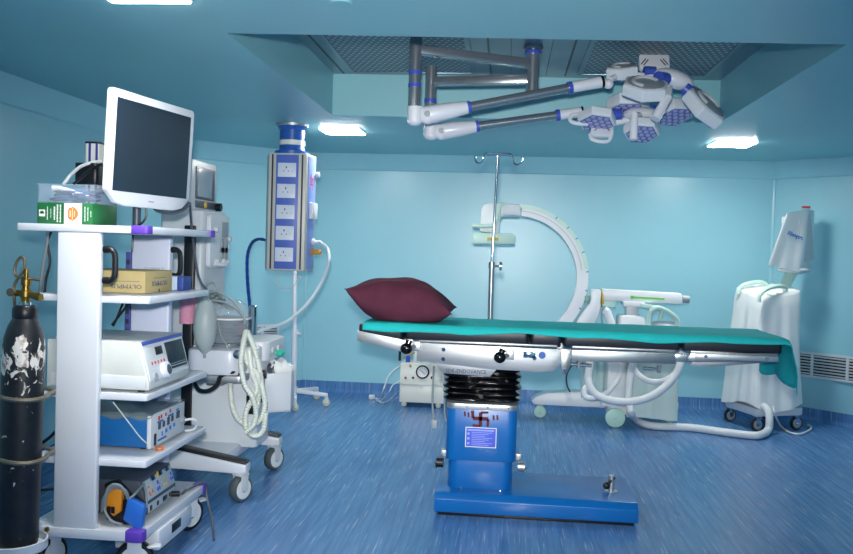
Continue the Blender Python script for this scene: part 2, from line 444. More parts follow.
def grille(name, M, w, h, label, nx, group=None):
    """louvred air grille; M places its centre, local z out of the wall"""
    t = thing(name, label, 'vent', M @ V((0, 0, 0)), 0, group)
    f = B(); f.M = M; e = .022
    for a in ((-w/2, w/2, h/2-e, h/2), (-w/2, w/2, -h/2, -h/2+e), (-w/2, -w/2+e, -h/2+e, h/2-e), (w/2-e, w/2, -h/2+e, h/2-e)):
        f.bb(*a, .0005, .014, .003)
    for k in range(1, nx):
        x = -w/2+w*k/nx; f.bb(x-.012, x+.012, -h/2+e, h/2-e, .0005, .012, .002)
    obj('frame', f, WHITE2, t)
    k = B(); k.M = M; k.bb(-w/2+.005, w/2-.005, -h/2+.005, h/2-.005, .0003, .002, 0); obj('backing', k, BLACK, t)
    s = B(); s.M = M; n = max(3, int((h-2*e)/.024))
    for i in range(n):
        y = -h/2+e+(i+.5)*(h-2*e)/n
        s.bb(-w/2+e, w/2-e, y-.0065, y+.0065, .003, .010, .002)
    obj('slats', s, LGREY, t)
wd = V((XR-2.40, 7.15-YB, 0)).normalized()
cpt = V((2.81, YB-.41, .487))
grille('air_grille', facing(cpt+V((-.005, -.005, 0)), wd, (0, 0, 1)), .92, .225, 'white louvred air grille low on right corner wall, beside the covered monitor cart', 3)
grille('air_grille', facing(V((-2.26, 7.735, .60)) , (.728, .686, 0), (0, 0, 1)), .34, .11, 'small white louvred grille low on wall behind the anaesthesia machine', 2)
# ------------------------------------------------------------------ operating table
YT = 4.58                                    # near side rail plane
tb = thing('operating_table', 'long stainless operating table on a blue pedestal, in the middle of the room', 'operating table', (.2, 4.7, 0))
b = B(); b.prism([(4.43, .02), (4.43, .088), (4.465, .118), (4.95, .118), (4.95, .02)], 1.06, facing((-.345, 0, 0), (0, 1, 0), (0, 0, 1)), .004); obj('base', b, TBLUE, tb)
b = B(); b.bb(-.325, .695, 4.45, 4.93, 0, .021, .002); obj('foot_strip', b, BLACK, tb)
b = B(); b.rr(-.286, .062, 4.545, 4.83, .117, .30, .055); obj('pedestal', b, TBLUE, tb, label='lower blue pedestal sleeve')
b = B(); b.rr(-.300, .078, 4.53, 4.845, .275, .555, .05); sl = obj('pedestal', b, TBLUE, tb, label='upper blue pedestal sleeve')
b = B(); b.rr(-.303, .081, 4.527, 4.848, .552, .582, .05, bev=.001)
band = obj('steel_band', b, STEEL, tb)
b = B()
for x in (-.19, -.08, .03): b.cyl((x, 4.528, .567), (x, 4.522, .567), .005, seg=8)
obj('screw', b, DCHROME, band)
# bellows: rounded square pleats
b = B(); prof = []
zz = .575; n = 7
while n:
    prof += [(0.0, zz), (.028, zz+.014), (.028, zz+.020), (0.0, zz+.031)]; zz += .032; n -= 1
vs = []; fs = []; K = 48
for k, (o_, z) in enumerate(prof):
    for i in range(K):
        a = 2*PI*i/K; e = 5
        cx_, sy_ = math.cos(a), math.sin(a)
        rr_ = (abs(cx_)**e+abs(sy_)**e)**(-1/e)
        wob = .004*math.sin(3*a+k*.9)
        vs.append((-.118+(.185+o_+wob)*cx_*rr_, 4.735+(.115+o_+wob)*sy_*rr_, z))
for k in range(len(prof)-1):
    for i in range(K): fs.append((k*K+i, k*K+(i+1) % K, (k+1)*K+(i+1) % K, (k+1)*K+i))
b.add(vs, fs); obj('bellows', b, GLOSSBLACK, tb, angle=80)
b = B(); b.bb(-.30, .06, 4.64, 5.06, .77, .885, .01); obj('table_head_block', b, STEEL, tb)
# vermilion auspicious mark brushed on the front, with its flanking strokes, and the sticker
YS = 4.5285
b = B(); b.M = FRONT((-.117, YS, .505))
def stroke(x0, y0, x1, y1, w):
    L = math.hypot(x1-x0, y1-y0); a = math.atan2(y1-y0, x1-x0)
    b.box(Matrix.Translation(((x0+x1)/2, (y0+y1)/2, .0004)) @ Matrix.Rotation(a, 4, 'Z'), L, w, .0006, .0002, 1)
s_ = .041
stroke(0, -s_, 0, s_*.8, .019); stroke(-s_, 0, s_, 0, .020)
stroke(0, s_*.8, s_, s_*.85, .012); stroke(s_, 0, s_*.95, -s_, .014); stroke(0, -s_, -s_, -s_*.9, .014); stroke(-s_, 0, -s_*1.05, s_, .016)
for x, y in ((-.066, .018), (-.086, .022), (.068, .008), (.088, .010)): stroke(x, y+.013, x+.003, y-.013, .010)
obj('painted_mark', b, REDINK, sl, label='vermilion painted auspicious mark')
b = B(); b.M = FRONT((-.112, YS, .404)); b.bb(-.083, .083, -.054, .054, 0, .0008, 0)
st = obj('sticker', b, PAPER, sl, smooth=False)
b = B(); b.M = FRONT((-.112, YS-.0009, .404)); b.bb(-.079, .079, -.050, .050, 0, .0004, 0); obj('sticker_print', b, STICK, st, smooth=False)
b = B(); b.M = FRONT((-.112, YS-.0014, .404))
b.bb(-.072, .070, .034, .043, 0, .0003, 0)
for k in range(8):
    y = .026-.0095*k; b.bb(-.05, .062-.02*((k*7) % 3), y-.0017, y+.0017, 0, .0003, 0)
for k in range(3): b.bb(-.073, -.06, .012-.026*k, .024-.026*k, 0, .0003, 0)
obj('sticker_text', b, mat('pale_print', (150, 164, 232), .5), st, smooth=False)
# brake fittings at both sides of the pedestal
for sgn, x in ((-1, -.300), (1, .078)):
    b = B(); b.bb(min(x, x+sgn*.03), max(x, x+sgn*.03), 4.60, 4.65, .27, .31, .004)
    lv = obj('brake_bracket', b, STEEL, tb)
    b = B(); b.cyl((x+sgn*.012, 4.58, .245), (x+sgn*.05, 4.58, .245), .026, seg=18); obj('brake_roller', b, BLACK if sgn < 0 else STEEL, lv)
    b = B(); b.tube([(x+sgn*.045, 4.58, .262), (x+sgn*.055, 4.57, .24), (x+sgn*.05, 4.56, .215)], .006); obj('brake_lever', b, CHROME, lv)
b = B(); b.cyl((.60, 4.66, .117), (.60, 4.66, .121), .036, seg=20); b.cyl((.60, 4.66, .12), (.60, 4.66, .205), .016, seg=12)
pin = obj('lock_pin', b, STEEL, tb)
b = B(); b.ball((.572, 4.64, .152), .020); b.cyl((.572, 4.64, .152), (.615, 4.66, .195), .009); obj('pin_knob', b, BLACK, pin)
for x, y in ((-.21, 4.53), (.0, 4.53)):
    b = B(); b.cyl((x, y+.015, .118), (x, y+.015, .124), .010, seg=10); obj('bolt', b, CHROME, tb)
# frame plates, near side and far side
def side(poly, y, th, name, m=STEEL, label=None, bev=.002, far=True):
    """outline in (x, z), built on the near side and repeated on the far side"""
    for yy in ((y, 9.68-y-th) if far else (y,)):
        b = B(); M = facing((0, yy+th, 0), (1, 0, 0), (0, 0, 1)); b.prism(poly, th, M, bev)
        o = obj(name, b, m, tb, label=label)
        if yy == y: near = o
    return near
main = [(-.475, .893), (.30, .888), (.305, .85), (.295, .80), (.265, .770), (.20, .760), (-.10, .766), (-.475, .795)]
mp_ = side(main, YT, .022, 'side_plate')
b = B()
for x, z in ((-.33, .862), (-.02, .85), (-.33, .81), (.16, .835)): b.cyl((x, YT+.001, z), (x, YT-.006, z), .011, seg=14)
obj('bolt', b, CHROME, mp_)
b = B(); b.cyl((.20, YT+.001, .853), (.20, YT-.005, .853), .019, seg=18); obj('blue_cap', b, DBLUE, mp_)
b = B(); b.bb(.10, .165, YT-.006, YT, .835, .868, .003); obj('name_plate', b, CHROME, mp_)
b = B(); b.prism([(-.385, .80), (-.02, .79), (-.075, .722), (-.335, .732)], .014, facing((0, YT+.020, 0), (1, 0, 0), (0, 0, 1)), .002)
np_ = obj('maker_plate', b, STEEL, tb)
text('SDK-ENDOVANCE', .031, DARKINK, np_, FRONT((-.205, YT+.0055, .746)), sx=.86)
side([(-.805, .945), (-.50, .898), (-.50, .845), (-.56, .84), (-.805, .89)], YT, .022, 'head_rail')
side([(.355, .888), (.90, .894), (.90, .835), (.355, .828)], YT, .022, 'side_rail', STEEL2)
side([(.90, .888), (.99, .888), (.99, .845), (.90, .845)], YT+.012, .012, 'rail_joint', DCHROME)
lr = side([(.975, .898), (1.42, .912), (1.425, .866), (1.0, .850), (.965, .856)], YT, .02, 'leg_rail', STEEL2)
side([(.985, .89), (1.40, .88), (1.40, .862), (1.10, .825), (.985, .825)], YT+.03, .01, 'leg_web', STEEL)
b = B(); b.bb(1.0, 1.42, YT-.016, YT-.001, .868, .898, .003); acc = obj('accessory_rail', b, STEEL, tb)
b = B()
for x in (1.05, 1.36): b.cyl((x, YT-.015, .883), (x, YT-.02, .883), .010, seg=12)
obj('bolt', b, DCHROME, acc)
side([(.285, .89), (.355, .89), (.352, .80), (.335, .755), (.31, .75), (.30, .80)], YT+.008, .018, 'hinge_bracket', STEEL2)
b = B(); b.cyl((.325, YT+.01, .775), (.325, YT-.008, .775), .012, seg=14); obj('bolt', b, CHROME, tb)
b = B(); b.cyl((.34, YT+.06, .805), (.47, YT+.06, .80), .010, seg=10); b.cyl((.40, YT+.06, .785), (.40, YT+.06, .822), .012, seg=10); obj('lock_screw', b, DCHROME, tb)
b = B(); b.cyl((.74, YT+.05, .80), (.83, YT+.05, .797), .008, seg=10); b.cyl((.825, YT+.05, .78), (.825, YT+.05, .817), .012, seg=10); obj('lock_screw', b, DCHROME, tb)
# cross bars under the mattress
for x0, x1 in ((-.79, -.50), (-.47, .28), (.36, .90), (.98, 1.42)):
    z0 = .895; b = B(); b.bb(x0, x1, YT+.02, 9.66-YT, z0, z0+.012, .003); obj('deck_plate', b, STEEL, tb)
# mattress sections
for x0, x1 in ((-.80, -.555), (-.545, .125), (.135, .30), (.31, .925), (.935, 1.445)):
    b = B(); b.rr(x0, x1, YT+.005, 9.675-YT, .9075, .984, .02, bev=.012); obj('mattress_section', b, MATT, tb)
# clamp knobs
for x, z in ((-.53, .862), (-.025, .835)):
    b = B(); b.cyl((x+.06, YT+.012, z+.012), (x+.02, YT-.02, z+.008), .012, seg=12); b.bb(x+.03, x+.075, YT-.01, YT+.012, z-.012, z+.038, .004)
    kc = obj('rail_clamp', b, STEEL, tb)
    b = B(); b.ball((x, YT-.03, z), .033, .028, .031); b.cyl((x+.004, YT-.025, z+.015), (x+.014, YT-.018, z+.042), .016, .018, seg=12); obj('clamp_knob', b, GLOSSBLACK, kc)
b = B(); pts = [at(434, 366, 4.70), at(433, 385, 4.70), at(432.5, 405, 4.70), at(434, 420, 4.70)]
b.tube(pts, .006); hc = obj('hanging_cord', b, CABLE, tb)
b = B(); p = at(434.5, 424, 4.70); b.bb(p.x-.017, p.x+.017, p.y-.012, p.y+.012, p.z-.024, p.z+.024, .006); obj('cord_plug', b, GREY, hc)
b = B(); b.tube([at(447, 366, 4.72), at(445, 385, 4.66), at(444.5, 402, 4.66), at(445, 416, 4.66), at(449, 426, 4.66)], .005); obj('hanging_cord', b, CABLE, tb)
b = B(); b.tube([at(575, 363, 4.66), at(570, 368, 4.66), at(566.5, 376, 4.67), at(567, 385, 4.68), at(570, 392, 4.68)], .004); obj('hanging_cord', b, BLACK, tb)

# ------------------------------------------------------------------ teal sheet
def sheet():
    nu, nv = 110, 64; vs = []; fs = []; rnd = random.Random(3)
    Lx = 2.27; x0 = -.775
    for j in range(nv+1):
        v = j/nv
        hang = .21 + .015*math.sin(v*9) + .02*(1-v)
        tot = Lx+hang
        for i in range(nu+1):
            s = tot*i/nu
            y = 4.574 + .540*v
            r = .03
            zt = .990 + .0016*math.sin(s*9+v*3)*math.sin(v*7+s*2) + .0008*math.sin(s*31+v*11)
            front = max(0, (.045-v)/.045)
            zt -= .036*front*front*(1+.18*math.sin(s*5)+.12*math.sin(s*13))
            yy = y - .010*front + .004*math.sin(s*7)
            xx = x0+s
            if s > Lx-.04:
                q = s-(Lx-.04); ang = min(q/.05, 1)*PI/2
                xx = x0+Lx-.04 + .032*math.sin(ang)*1.0 + (.03*(1-v) + .01*math.sin(v*12))*min(1, max(0, q-.05)/.12)
                zt = zt - .032*(1-math.cos(ang)) - max(0, q-.05)
            vs.append((xx, yy, zt))
    W = nu+1
    for j in range(nv):
        for i in range(nu): fs.append((j*W+i, j*W+i+1, (j+1)*W+i+1, (j+1)*W+i))
    b = B(); b.add(vs, fs); return b
o = obj('table_sheet', sheet(), TEAL, None, 'teal cloth sheet spread over the operating table, hanging down at its right end', 'sheet', angle=180)
md = o.modifiers.new('thick', 'SOLIDIFY'); md.thickness = .003; md.offset = 1

# ------------------------------------------------------------------ pillow
def pillow():
    n = 36; vs = []; fs = []; c = V((-.585, 4.78, 1.098)); a, d, h = .272, .20, .135
    for side_ in (1, -1):
        for j in range(n+1):
            for i in range(n+1):
                u = 2*i/n-1; v = 2*j/n-1
                k = (max(0, 1-abs(u)**2.4)*max(0, 1-abs(v)**2.4))**.55
                pin_ = 1-.12*(1-abs(u)**2)*abs(v)**3 ; pv = 1-.12*(1-abs(v)**2)*abs(u)**3
                x = a*u*pv*(1+.10*abs(u*v)); y = d*v*pin_*(1+.10*abs(u*v))
                z = side_*h*k
                z += .006*math.sin(5*u+3*v)*k + .004*math.sin(11*v-7*u)*k
                z += .035*max(0, -u-.7)/.3*1.2*(max(0, -v)) - .02*max(0, u-.6)*max(0, -v)
                z = max(z, -.11)
                z += -.034*u*(.4+.6*abs(u))
                P = c+V((x, y, z))
                if P.z < .999: P.z = .999+.0005*u
                vs.append(P)
    W = n+1; o_ = W*W
    for s in (0, 1):
        for j in range(n):
            for i in range(n):
                q = (s*o_+j*W+i, s*o_+j*W+i+1, s*o_+(j+1)*W+i+1, s*o_+(j+1)*W+i); fs.append(q if s == 0 else q[::-1])
    b = B(); b.add(vs, fs)
    return b
b = pillow()
me_o = obj('pillow', b, MAROON, None, 'plump maroon pillow lying on the teal sheet at the table head', 'pillow', angle=180)
bm = bmesh.new(); bm.from_mesh(me_o.data); bmesh.ops.remove_doubles(bm, verts=bm.verts[:], dist=.0008); bmesh.ops.recalc_face_normals(bm, faces=bm.faces[:]); bm.to_mesh(me_o.data); bm.free()

# ------------------------------------------------------------------ IV pole clamped to the far rail
Yp = 5.135
pb = at(490, 330, Yp); pt = at(498, 155, Yp)
iv = thing('iv_pole', 'slim chrome drip pole with two hooks, clamped to the far rail of the operating table', 'drip stand', (pb.x, Yp, .86))
b = B(); b.bb(pb.x-.03, pb.x+.03, 5.10, 5.125, .845, .91, .004); b.cyl((pb.x, Yp, .84), (pb.x, Yp, .93), .022, seg=14); obj('rail_clamp', b, DCHROME, iv)
pm = at(491.8, 264, Yp)
b = B(); b.cyl((pb.x, Yp, .82), pm, .0165, seg=14); obj('lower_tube', b, DCHROME, iv)
b = B(); b.cyl(pm, pt, .0085, seg=12); obj('upper_rod', b, CHROME, iv)
b = B(); b.cyl(pm-V((0, 0, .025)), pm+V((0, 0, .012)), .02, seg=14); cl = obj('height_collar', b, DCHROME, iv)
b = B(); k = pm+V((.05, -.004, -.012)); b.cyl(pm+V((.01, 0, -.012)), k, .007, seg=10); b.cyl(k-V((.004, 0, 0)), k+V((.012, 0, 0)), .026, seg=14); obj('collar_knob', b, DCHROME, cl)
b = B(); b.tube([at(475, 155.5, Yp), at(475.5, 161, Yp), at(479, 163.2, Yp), at(483, 161, Yp), at(484.5, 155.5, Yp), at(487, 153.6, Yp), at(498, 153.6, Yp)], .0062)
obj('hook', b, CHROME, iv)
b = B(); b.tube([at(522, 157.5, Yp), at(521.5, 163, Yp), at(517, 164.8, Yp), at(513.3, 162, Yp), at(511.8, 156, Yp), at(509, 154, Yp), at(498, 153.6, Yp)], .0062)
obj('hook', b, CHROME, iv)

# ------------------------------------------------------------------ surgical lights
LAMPW = mat('lamp_white', (212, 220, 226), .4, var=.03)
sl_ = thing('surgical_light', 'ceiling surgical light, white lamp heads with violet lens faces on two chrome arms', 'surgical light', (.105, 4.9, RZ))
PX, PY = .105, 4.9
b = B(); b.cyl((PX, PY, RZ-.001), (PX, PY, RZ-.02), .055, seg=28); obj('ceiling_flange', b, STEEL, sl_)
b = B(); b.cyl((PX, PY, RZ-.015), (PX, PY, 2.30), .036, seg=22); ps = obj('post', b, DCHROME, sl_)
b = B(); b.cyl((PX, PY, 2.545), (PX, PY, 2.525), .048, seg=22); obj('blue_ring', b, RBLUE, ps)
def barlink(p0, p1, w, h, name):
    p0 = V(p0); p1 = V(p1); M = frame((p0+p1)/2, p1-p0, (0, 0, 1)); b = B(); b.box(M, h, w, (p1-p0).length, .006)
    return obj(name, b, DCHROME, sl_)
a1 = at(416, 46, 4.6); a2 = at(431, 80, 5.0)
D1, D2 = V((a1.x, 4.6, 0)), V((a2.x, 5.0, 0))
barlink((PX, PY, 2.472), (D1.x, D1.y, 2.478), .05, .052, 'swing_arm')
barlink((PX, PY, 2.385), (D2.x, D2.y, 2.385), .05, .052, 'swing_arm')
def droptube(D, ztop, zbot, rings):
    b = B(); b.cyl((D.x, D.y, ztop), (D.x, D.y, zbot), .034, seg=22); b.cyl((D.x, D.y, ztop), (D.x, D.y, ztop+.006), .030, seg=22)
    o = obj('drop_tube', b, DCHROME, sl_)
    for z in rings:
        r = B(); r.cyl((D.x, D.y, z+.011), (D.x, D.y, z-.011), .0365, seg=22); obj('blue_ring', r, RBLUE, o)
droptube(D1, at(416, 38, 4.6).z, at(416, 112, 4.6).z, [at(416, 73, 4.6).z, at(416, 85.5, 4.6).z])
droptube(D2, at(431, 67, 5.0).z, at(431, 124, 5.0).z, [at(431, 101, 5.0).z])
def springarm(e, k0, k1, t1, t2, tip, r):
    """elbow, knuckle shell to k1, chrome tube to t1, white sleeve to t2, ball joint at tip"""
    b = B(); b.cyl(e+V((0, 0, .055)), e-V((0, 0, .02)), .042, seg=20); b.ball(e-V((0, 0, .02)), .042, .042, .03)
    b.ball(k0, .05, .034, .05)
    dirn = (k1-k0).normalized(); M = frame(k0, dirn, (0, 0, 1))
    b.lathe([(.046, 0), (.05, .02), (.044, (k1-k0).length*.6), (.034, (k1-k0).length)], M, 20)
    el = obj('elbow_housing', b, WHITE, sl_)
    q = B(); q.cyl(k0+V((0, -.03, 0)), k0+V((0, -.046, 0)), .017, seg=14); obj('pivot_cap', q, DCHROME, el)
    q = B(); q.cyl(k1, t1, .026, seg=18); tu = obj('arm_tube', q, DCHROME, sl_)
    for p, s in ((k1, 1), (t1, -1)):
        q = B(); q.cyl(p-dirn*.004*s, p+dirn*.018*s, .034, seg=18); obj('blue_ring', q, RBLUE, tu)
    q = B(); q.cyl(t1, t2, .030, .032, seg=18); sv = obj('arm_sleeve', q, WHITE, sl_)
    q = B(); q.cyl(t2, t2+dirn*.012, .033, seg=18); obj('black_ring', q, BLACK, sv)
    q = B(); q.ball(tip, .028); q.cyl(t2, tip, .016, seg=12); obj('ball_joint', q, WHITE, sl_)
springarm(at(415, 117, 4.6), at(428, 115, 4.6), at(467, 107.5, 4.65), at(571, 87.5, 4.78), at(601, 82, 4.8), at(608.5, 84, 4.82), 1)
springarm(at(431, 132, 5.0), at(442, 131.5, 5.0), at(476, 126.5, 5.02), at(559, 115, 5.1), at(581, 112, 5.12), at(588, 114, 5.13), 1)
def petal(c, n, spin, r, th, name='lamp_petal', aspect=1.0):
    """hexagonal lamp pod: c centre, n top normal; lens face on the far side of n"""
    M = frame(c, n, (math.cos(math.radians(spin)), math.sin(math.radians(spin)), 0))
    b = B(); b.M = None
    def ring(s, z): return [M @ V((s*r*math.cos(PI/3*i)*aspect, s*r*math.sin(PI/3*i), z)) for i in range(6)]
    L = [ring(.90, th/2), ring(1.0, th*.36), ring(1.0, -th*.38), ring(.95, -th/2)]
    vs = [v for q in L for v in q]; fs = []
    for k in range(3):
        for i in range(6): fs.append((k*6+i, k*6+(i+1) % 6, (k+1)*6+(i+1) % 6, (k+1)*6+i))
    fs += [list(range(6))[::-1], list(range(18, 24))]
    b.add(vs, fs)
    bm = bmesh.new(); vv = [bm.verts.new(v) for v in b.v]
    for f in b.f: bm.faces.new([vv[i] for i in f])
    bmesh.ops.recalc_face_normals(bm, faces=bm.faces[:])
    bmesh.ops.bevel(bm, geom=bm.edges[:], offset=.003, segments=1, affect='EDGES', profile=.5)
    b = B(); b.fromb(bm)
    p = obj(name, b, LAMPW, sl_, angle=20)
    q = B(); q.M = M; q.prism([(.86*r*math.cos(PI/3*i)*aspect, .86*r*math.sin(PI/3*i)) for i in range(6)], .004, Matrix.Translation((0, 0, -th/2-.004)), .001); obj('lens_panel', q, LEDPURP, p)
    q = B(); q.M = M
    for row in range(-2, 3):
        cnt = 5-abs(row)
        for k in range(cnt):
            x = (k-(cnt-1)/2)*.34*r*aspect; y = row*.30*r
            q.lathe([(.13*r, 0), (.12*r, -.003), (0, -.005)], Matrix.Translation((x, y, -th/2-.004)), 10)
    obj('lenses', q, LEDDOT, p)
    q = B(); q.M = M
    pts = [(.52*r*math.cos(t)*aspect, .52*r*math.sin(t), th/2+.001) for t in [i*2*PI/24*.62+.2 for i in range(25)]]
    q.tube(pts, .09*r, 6, 1); obj('top_groove', q, LGREY, p)
    q = B(); q.M = M; q.prism([(.78*r*math.cos(PI/8*i)*aspect, .78*r*math.sin(PI/8*i)) for i in range(16)], .003, Matrix.Translation((0, 0, th/2-.001)), .0008); obj('top_inset', q, LAMPGREY, p)
    return p
def link(p0, p1, r, name='blue_connector', m=RBLUE):
    b = B(); b.cyl(p0, p1, r, seg=18); return obj(name, b, m, sl_)
# upper head
YA = 4.82
hubA = at(674, 79, YA+.03)
b = B(); M = frame(hubA, (.3, -.25, .9), (1, .1, -.45)); b.ball(hubA, .115, .075, .052, M=M.to_3x3().to_4x4()); obj('lamp_hub', b, WHITE, sl_)
petal(at(645, 88.5, YA-.12), (.05, -.52, .85), 20, .13, .07)
petal(at(704, 107, YA), (.60, -.47, .65), 8, .145, .075)
petal(at(622, 71.5, YA+.10), (-.10, -.38, .92), 25, .10, .065)
pb_ = at(654, 63, YA+.22)
b = B(); b.rr(-.085, .085, -.055, .055, -.015, .015, .02, M=FRONT(pb_) @ rotm(-25)); yk = obj('rear_plate', b, WHITE, sl_)
b = B(); b.M = FRONT(pb_) @ rotm(-25)
for s in (-1, 1):
    for d in (0, .014): b.box(Matrix.Translation((s*(.048+d), -.008+d*.4, .0165)) @ Matrix.Rotation(s*.6, 4, 'Z'), .006, .05, .002, .0005, 1)
obj('slot', b, BLACK, yk)
link(at(658, 78, YA-.08), at(666, 79, YA-.03), .036)
link(at(684, 88, YA), at(692, 94, YA), .036)
link(at(644, 71.5, YA+.08), at(655, 72, YA+.09), .030)
b = B(); b.cyl(at(610, 80, YA), at(618, 75, YA+.06), .018, seg=12); b.cyl(at(628, 74, YA+.1), at(668, 80, YA+.06), .02, seg=12); obj('yoke', b, WHITE, sl_)
b = B(); b.cyl(at(668, 97, YA-.16), at(655, 119, YA-.20), .024, .027, seg=18); h_ = obj('handle', b, WHITE, sl_)
b = B(); b.cyl(at(669, 88, YA-.08), at(668, 98, YA-.16), .02, seg=14); obj('handle_neck', b, WHITE, h_)
# lower head
YL = 5.10
hubB = at(641, 115, YL)
b = B(); b.ball(hubB, .11, .10, .045); obj('lamp_hub', b, WHITE, sl_)
petal(at(597, 119, YL-.03), (.06, .36, .93), 10, .115, .06)
petal(at(628, 104, YL+.02), (0, .20, .97), 0, .125, .075)
petal(at(641.5, 130, YL-.10), (0, .45, .89), 5, .105, .06)
petal(at(674, 112, YL+.02), (-.16, .36, .92), 20, .118, .07)
link(at(609, 115, YL-.01), at(621, 115, YL), .034)
link(at(653, 112, YL), at(661, 111, YL), .034)
link(at(641, 121, YL-.05), at(641, 125, YL-.07), .03)
b = B(); b.cyl(at(588, 114, 5.13), at(606, 124, YL), .016, seg=12); b.cyl(at(606, 124, YL), at(630, 120, YL), .02, seg=12); obj('yoke', b, WHITE, sl_)
b = B(); b.cyl(at(634.5, 114, YL-.24), at(633.5, 140, YL-.26), .021, .023, seg=18); h_ = obj('handle', b, WHITE, sl_)
b = B(); b.cyl(at(639, 115, YL-.09), at(634.8, 115, YL-.235), .018, seg=12); obj('handle_neck', b, WHITE, h_)
pb_ = at(602, 132, YL)
b = B(); b.rr(-.065, .065, -.035, .035, -.012, .012, .02, M=FRONT(pb_) @ rotm(-35)); pl = obj('side_plate', b, WHITE, sl_)
b = B(); b.M = FRONT(pb_) @ rotm(-35)
for s in (-1, 1): b.box(Matrix.Translation((s*.035, .01, .0135)) @ Matrix.Rotation(s*.6, 4, 'Z'), .005, .03, .002, .0005, 1)
obj('slot', b, BLACK, pl)
b = B(); b.tube([at(590, 134, YL-.01), at(592, 139, YL-.03), at(600, 141.5, YL-.04), at(609, 140.5, YL-.03), at(612, 131, YL-.01)], .012); obj('loop_handle', b, WHITE, sl_)
b = B(); b.tube([at(588, 113, YL), at(573, 115, YL-.02), at(570, 119, YL-.03), at(574, 123, YL-.04), at(588, 124, YL-.03)], .012); obj('loop_handle', b, WHITE, sl_)
def atx(px, py, X):
    r = ray(px, py); return EYE + r*(X/r.x)
# ------------------------------------------------------------------ ceiling pendant
Yd = 5.95
pn = thing('ceiling_pendant', 'boxy blue and silver socket pendant hanging from a blue ceiling collar', 'medical pendant', (-1.60, 6.12, ZC))
x0 = at(268, 200, Yd).x; x1 = at(305.5, 200, Yd).x; zb = at(283, 270.5, Yd).z; zt = at(287, 153, Yd).z
xr = at(316.5, 200, Yd+.26).x
hexp = [(x0, Yd), (x1, Yd), (xr, Yd+.22), (xr-.05, Yd+.36), (x0-.01, Yd+.36), (x0-.07, Yd+.2)]
b = B(); b.prism(hexp, zt-zb, Matrix.Translation((0, 0, zb)), .006); bodyp = obj('housing', b, ALU, pn)
w_ = x1-x0
b = B(); b.bb(x0+.055, x1-.055, Yd-.006, Yd, zb+.012, zt-.012, .002); pf = obj('front_panel', b, PBLUE, pn)
b = B()
for xx in (x0+.022, x1-.034): b.bb(xx, xx+.012, Yd-.003, Yd, zb+.01, zt-.01, .001)
obj('groove', b, DARKINK, bodyp)
hh = (zt-zb)/5
for k, py in enumerate((170, 191, 212, 233, 254.5)):
    c = at(287.3-.75*k, py, Yd); z = c.z
    b = B(); b.rr(c.x-.066, c.x+.066, z-.05, z+.05, 0, .007, .004, 3, .002, M=FRONT((0, Yd-.006, 0))); so = obj('socket_plate', b, SOCKET, pf)
    f = B(); f.M = FRONT((c.x, Yd-.0133, z))
    for dx, dy, w, h in ((-.004, .018, .008, .014), (-.022, -.008, .007, .007), (.012, -.008, .007, .007)): f.bb(dx-w/2, dx+w/2, dy-h/2, dy+h/2, 0, .0008, 0)
    obj('pin_holes', f, DARKINK, so, smooth=False)
    f = B(); f.M = FRONT((c.x, Yd-.0133, z)); f.bb(.034, .052, -.018, .004, 0, .003, .001); obj('rocker_switch', f, WHITE2, so)
# right side panel with red mark, white outlet and gas couplings
e0 = V((x1, Yd, 0)); e1 = V((xr, Yd+.22, 0)); ed = (e1-e0).normalized()
def side_at(s, z): p = e0+(e1-e0)*s; return facing((p.x, p.y, z), ed, (0, 0, 1))
L_ = (e1-e0).length
b = B(); b.M = side_at(.55, (zt+zb)/2); b.bb(-L_*.36, L_*.36, -(zt-zb)/2+.012, (zt-zb)/2-.012, 0, .005, .002); sp = obj('side_panel', b, mat('pale_blue_panel', (128, 154, 220), .35), pn)
z_ = at(313, 182, Yd+.1).z
b = B(); b.M = side_at(.5, z_+.0); b.k = 0
for x, y0, y1 in ((-.03, -.05, .05), (0, -.03, .06), (.03, -.06, .02)): b.bb(x-.005, x+.005, y0, y1, .005, .006, 0)
for y in (-.02, .025): b.bb(-.04, .04, y-.005, y+.005, .005, .0061, 0)
obj('painted_mark', b, PINKINK, sp, label='faded red painted mark', smooth=False)
z_ = at(313, 211, Yd+.1).z
b = B(); b.M = side_at(.62, z_); b.rr(-.06, .06, -.06, .06, .004, .028, .01); obj('outlet_box', b, WHITE, sp)
z_ = at(315, 242, Yd+.12).z; p_side = side_at(.75, z_)
b = B(); b.M = p_side; b.lathe([(.024, .004), (.024, .02), (.014, .024), (.014, .07), (0, .07)], None, 16); obj('gas_coupling', b, WHITE, sp)
z_ = at(314, 252, Yd+.12).z
b = B(); b.M = side_at(.72, z_); b.lathe([(.028, .004), (.028, .012), (.017, .016), (.02, .06), (.016, .075), (0, .075)], None, 16); obj('gas_coupling', b, mat('amber_knob', (196, 140, 48), .4), sp, label='amber gas coupling')
z_ = at(319, 175, Yd+.22).z
b = B(); b.M = side_at(.96, z_); b.lathe([(.02, .0), (.02, .03), (0, .032)], None, 12); obj('hook_knob', b, WHITE, sp)
cc = V((-1.60, 6.13, 0))
for (r0, r1, za, zb_, m_, nm) in ((.118, .118, ZC-.004, ZC-.022, STEEL, 'ceiling_plate'), (.108, .092, ZC-.022, ZC-.05, DBLUE, 'collar'), (.090, .090, ZC-.05, ZC-.125, DBLUE, 'collar'), (.094, .094, ZC-.125, ZC-.16, CREAM, 'collar_band'), (.088, .098, ZC-.16, zt+.03, DBLUE, 'collar'), (.125, .125, zt+.03, zt-.002, DBLUE, 'collar_flange')):
    b = B(); b.cyl((cc.x, cc.y, za), (cc.x, cc.y, zb_), r0, r1, seg=32); obj(nm, b, m_, pn)
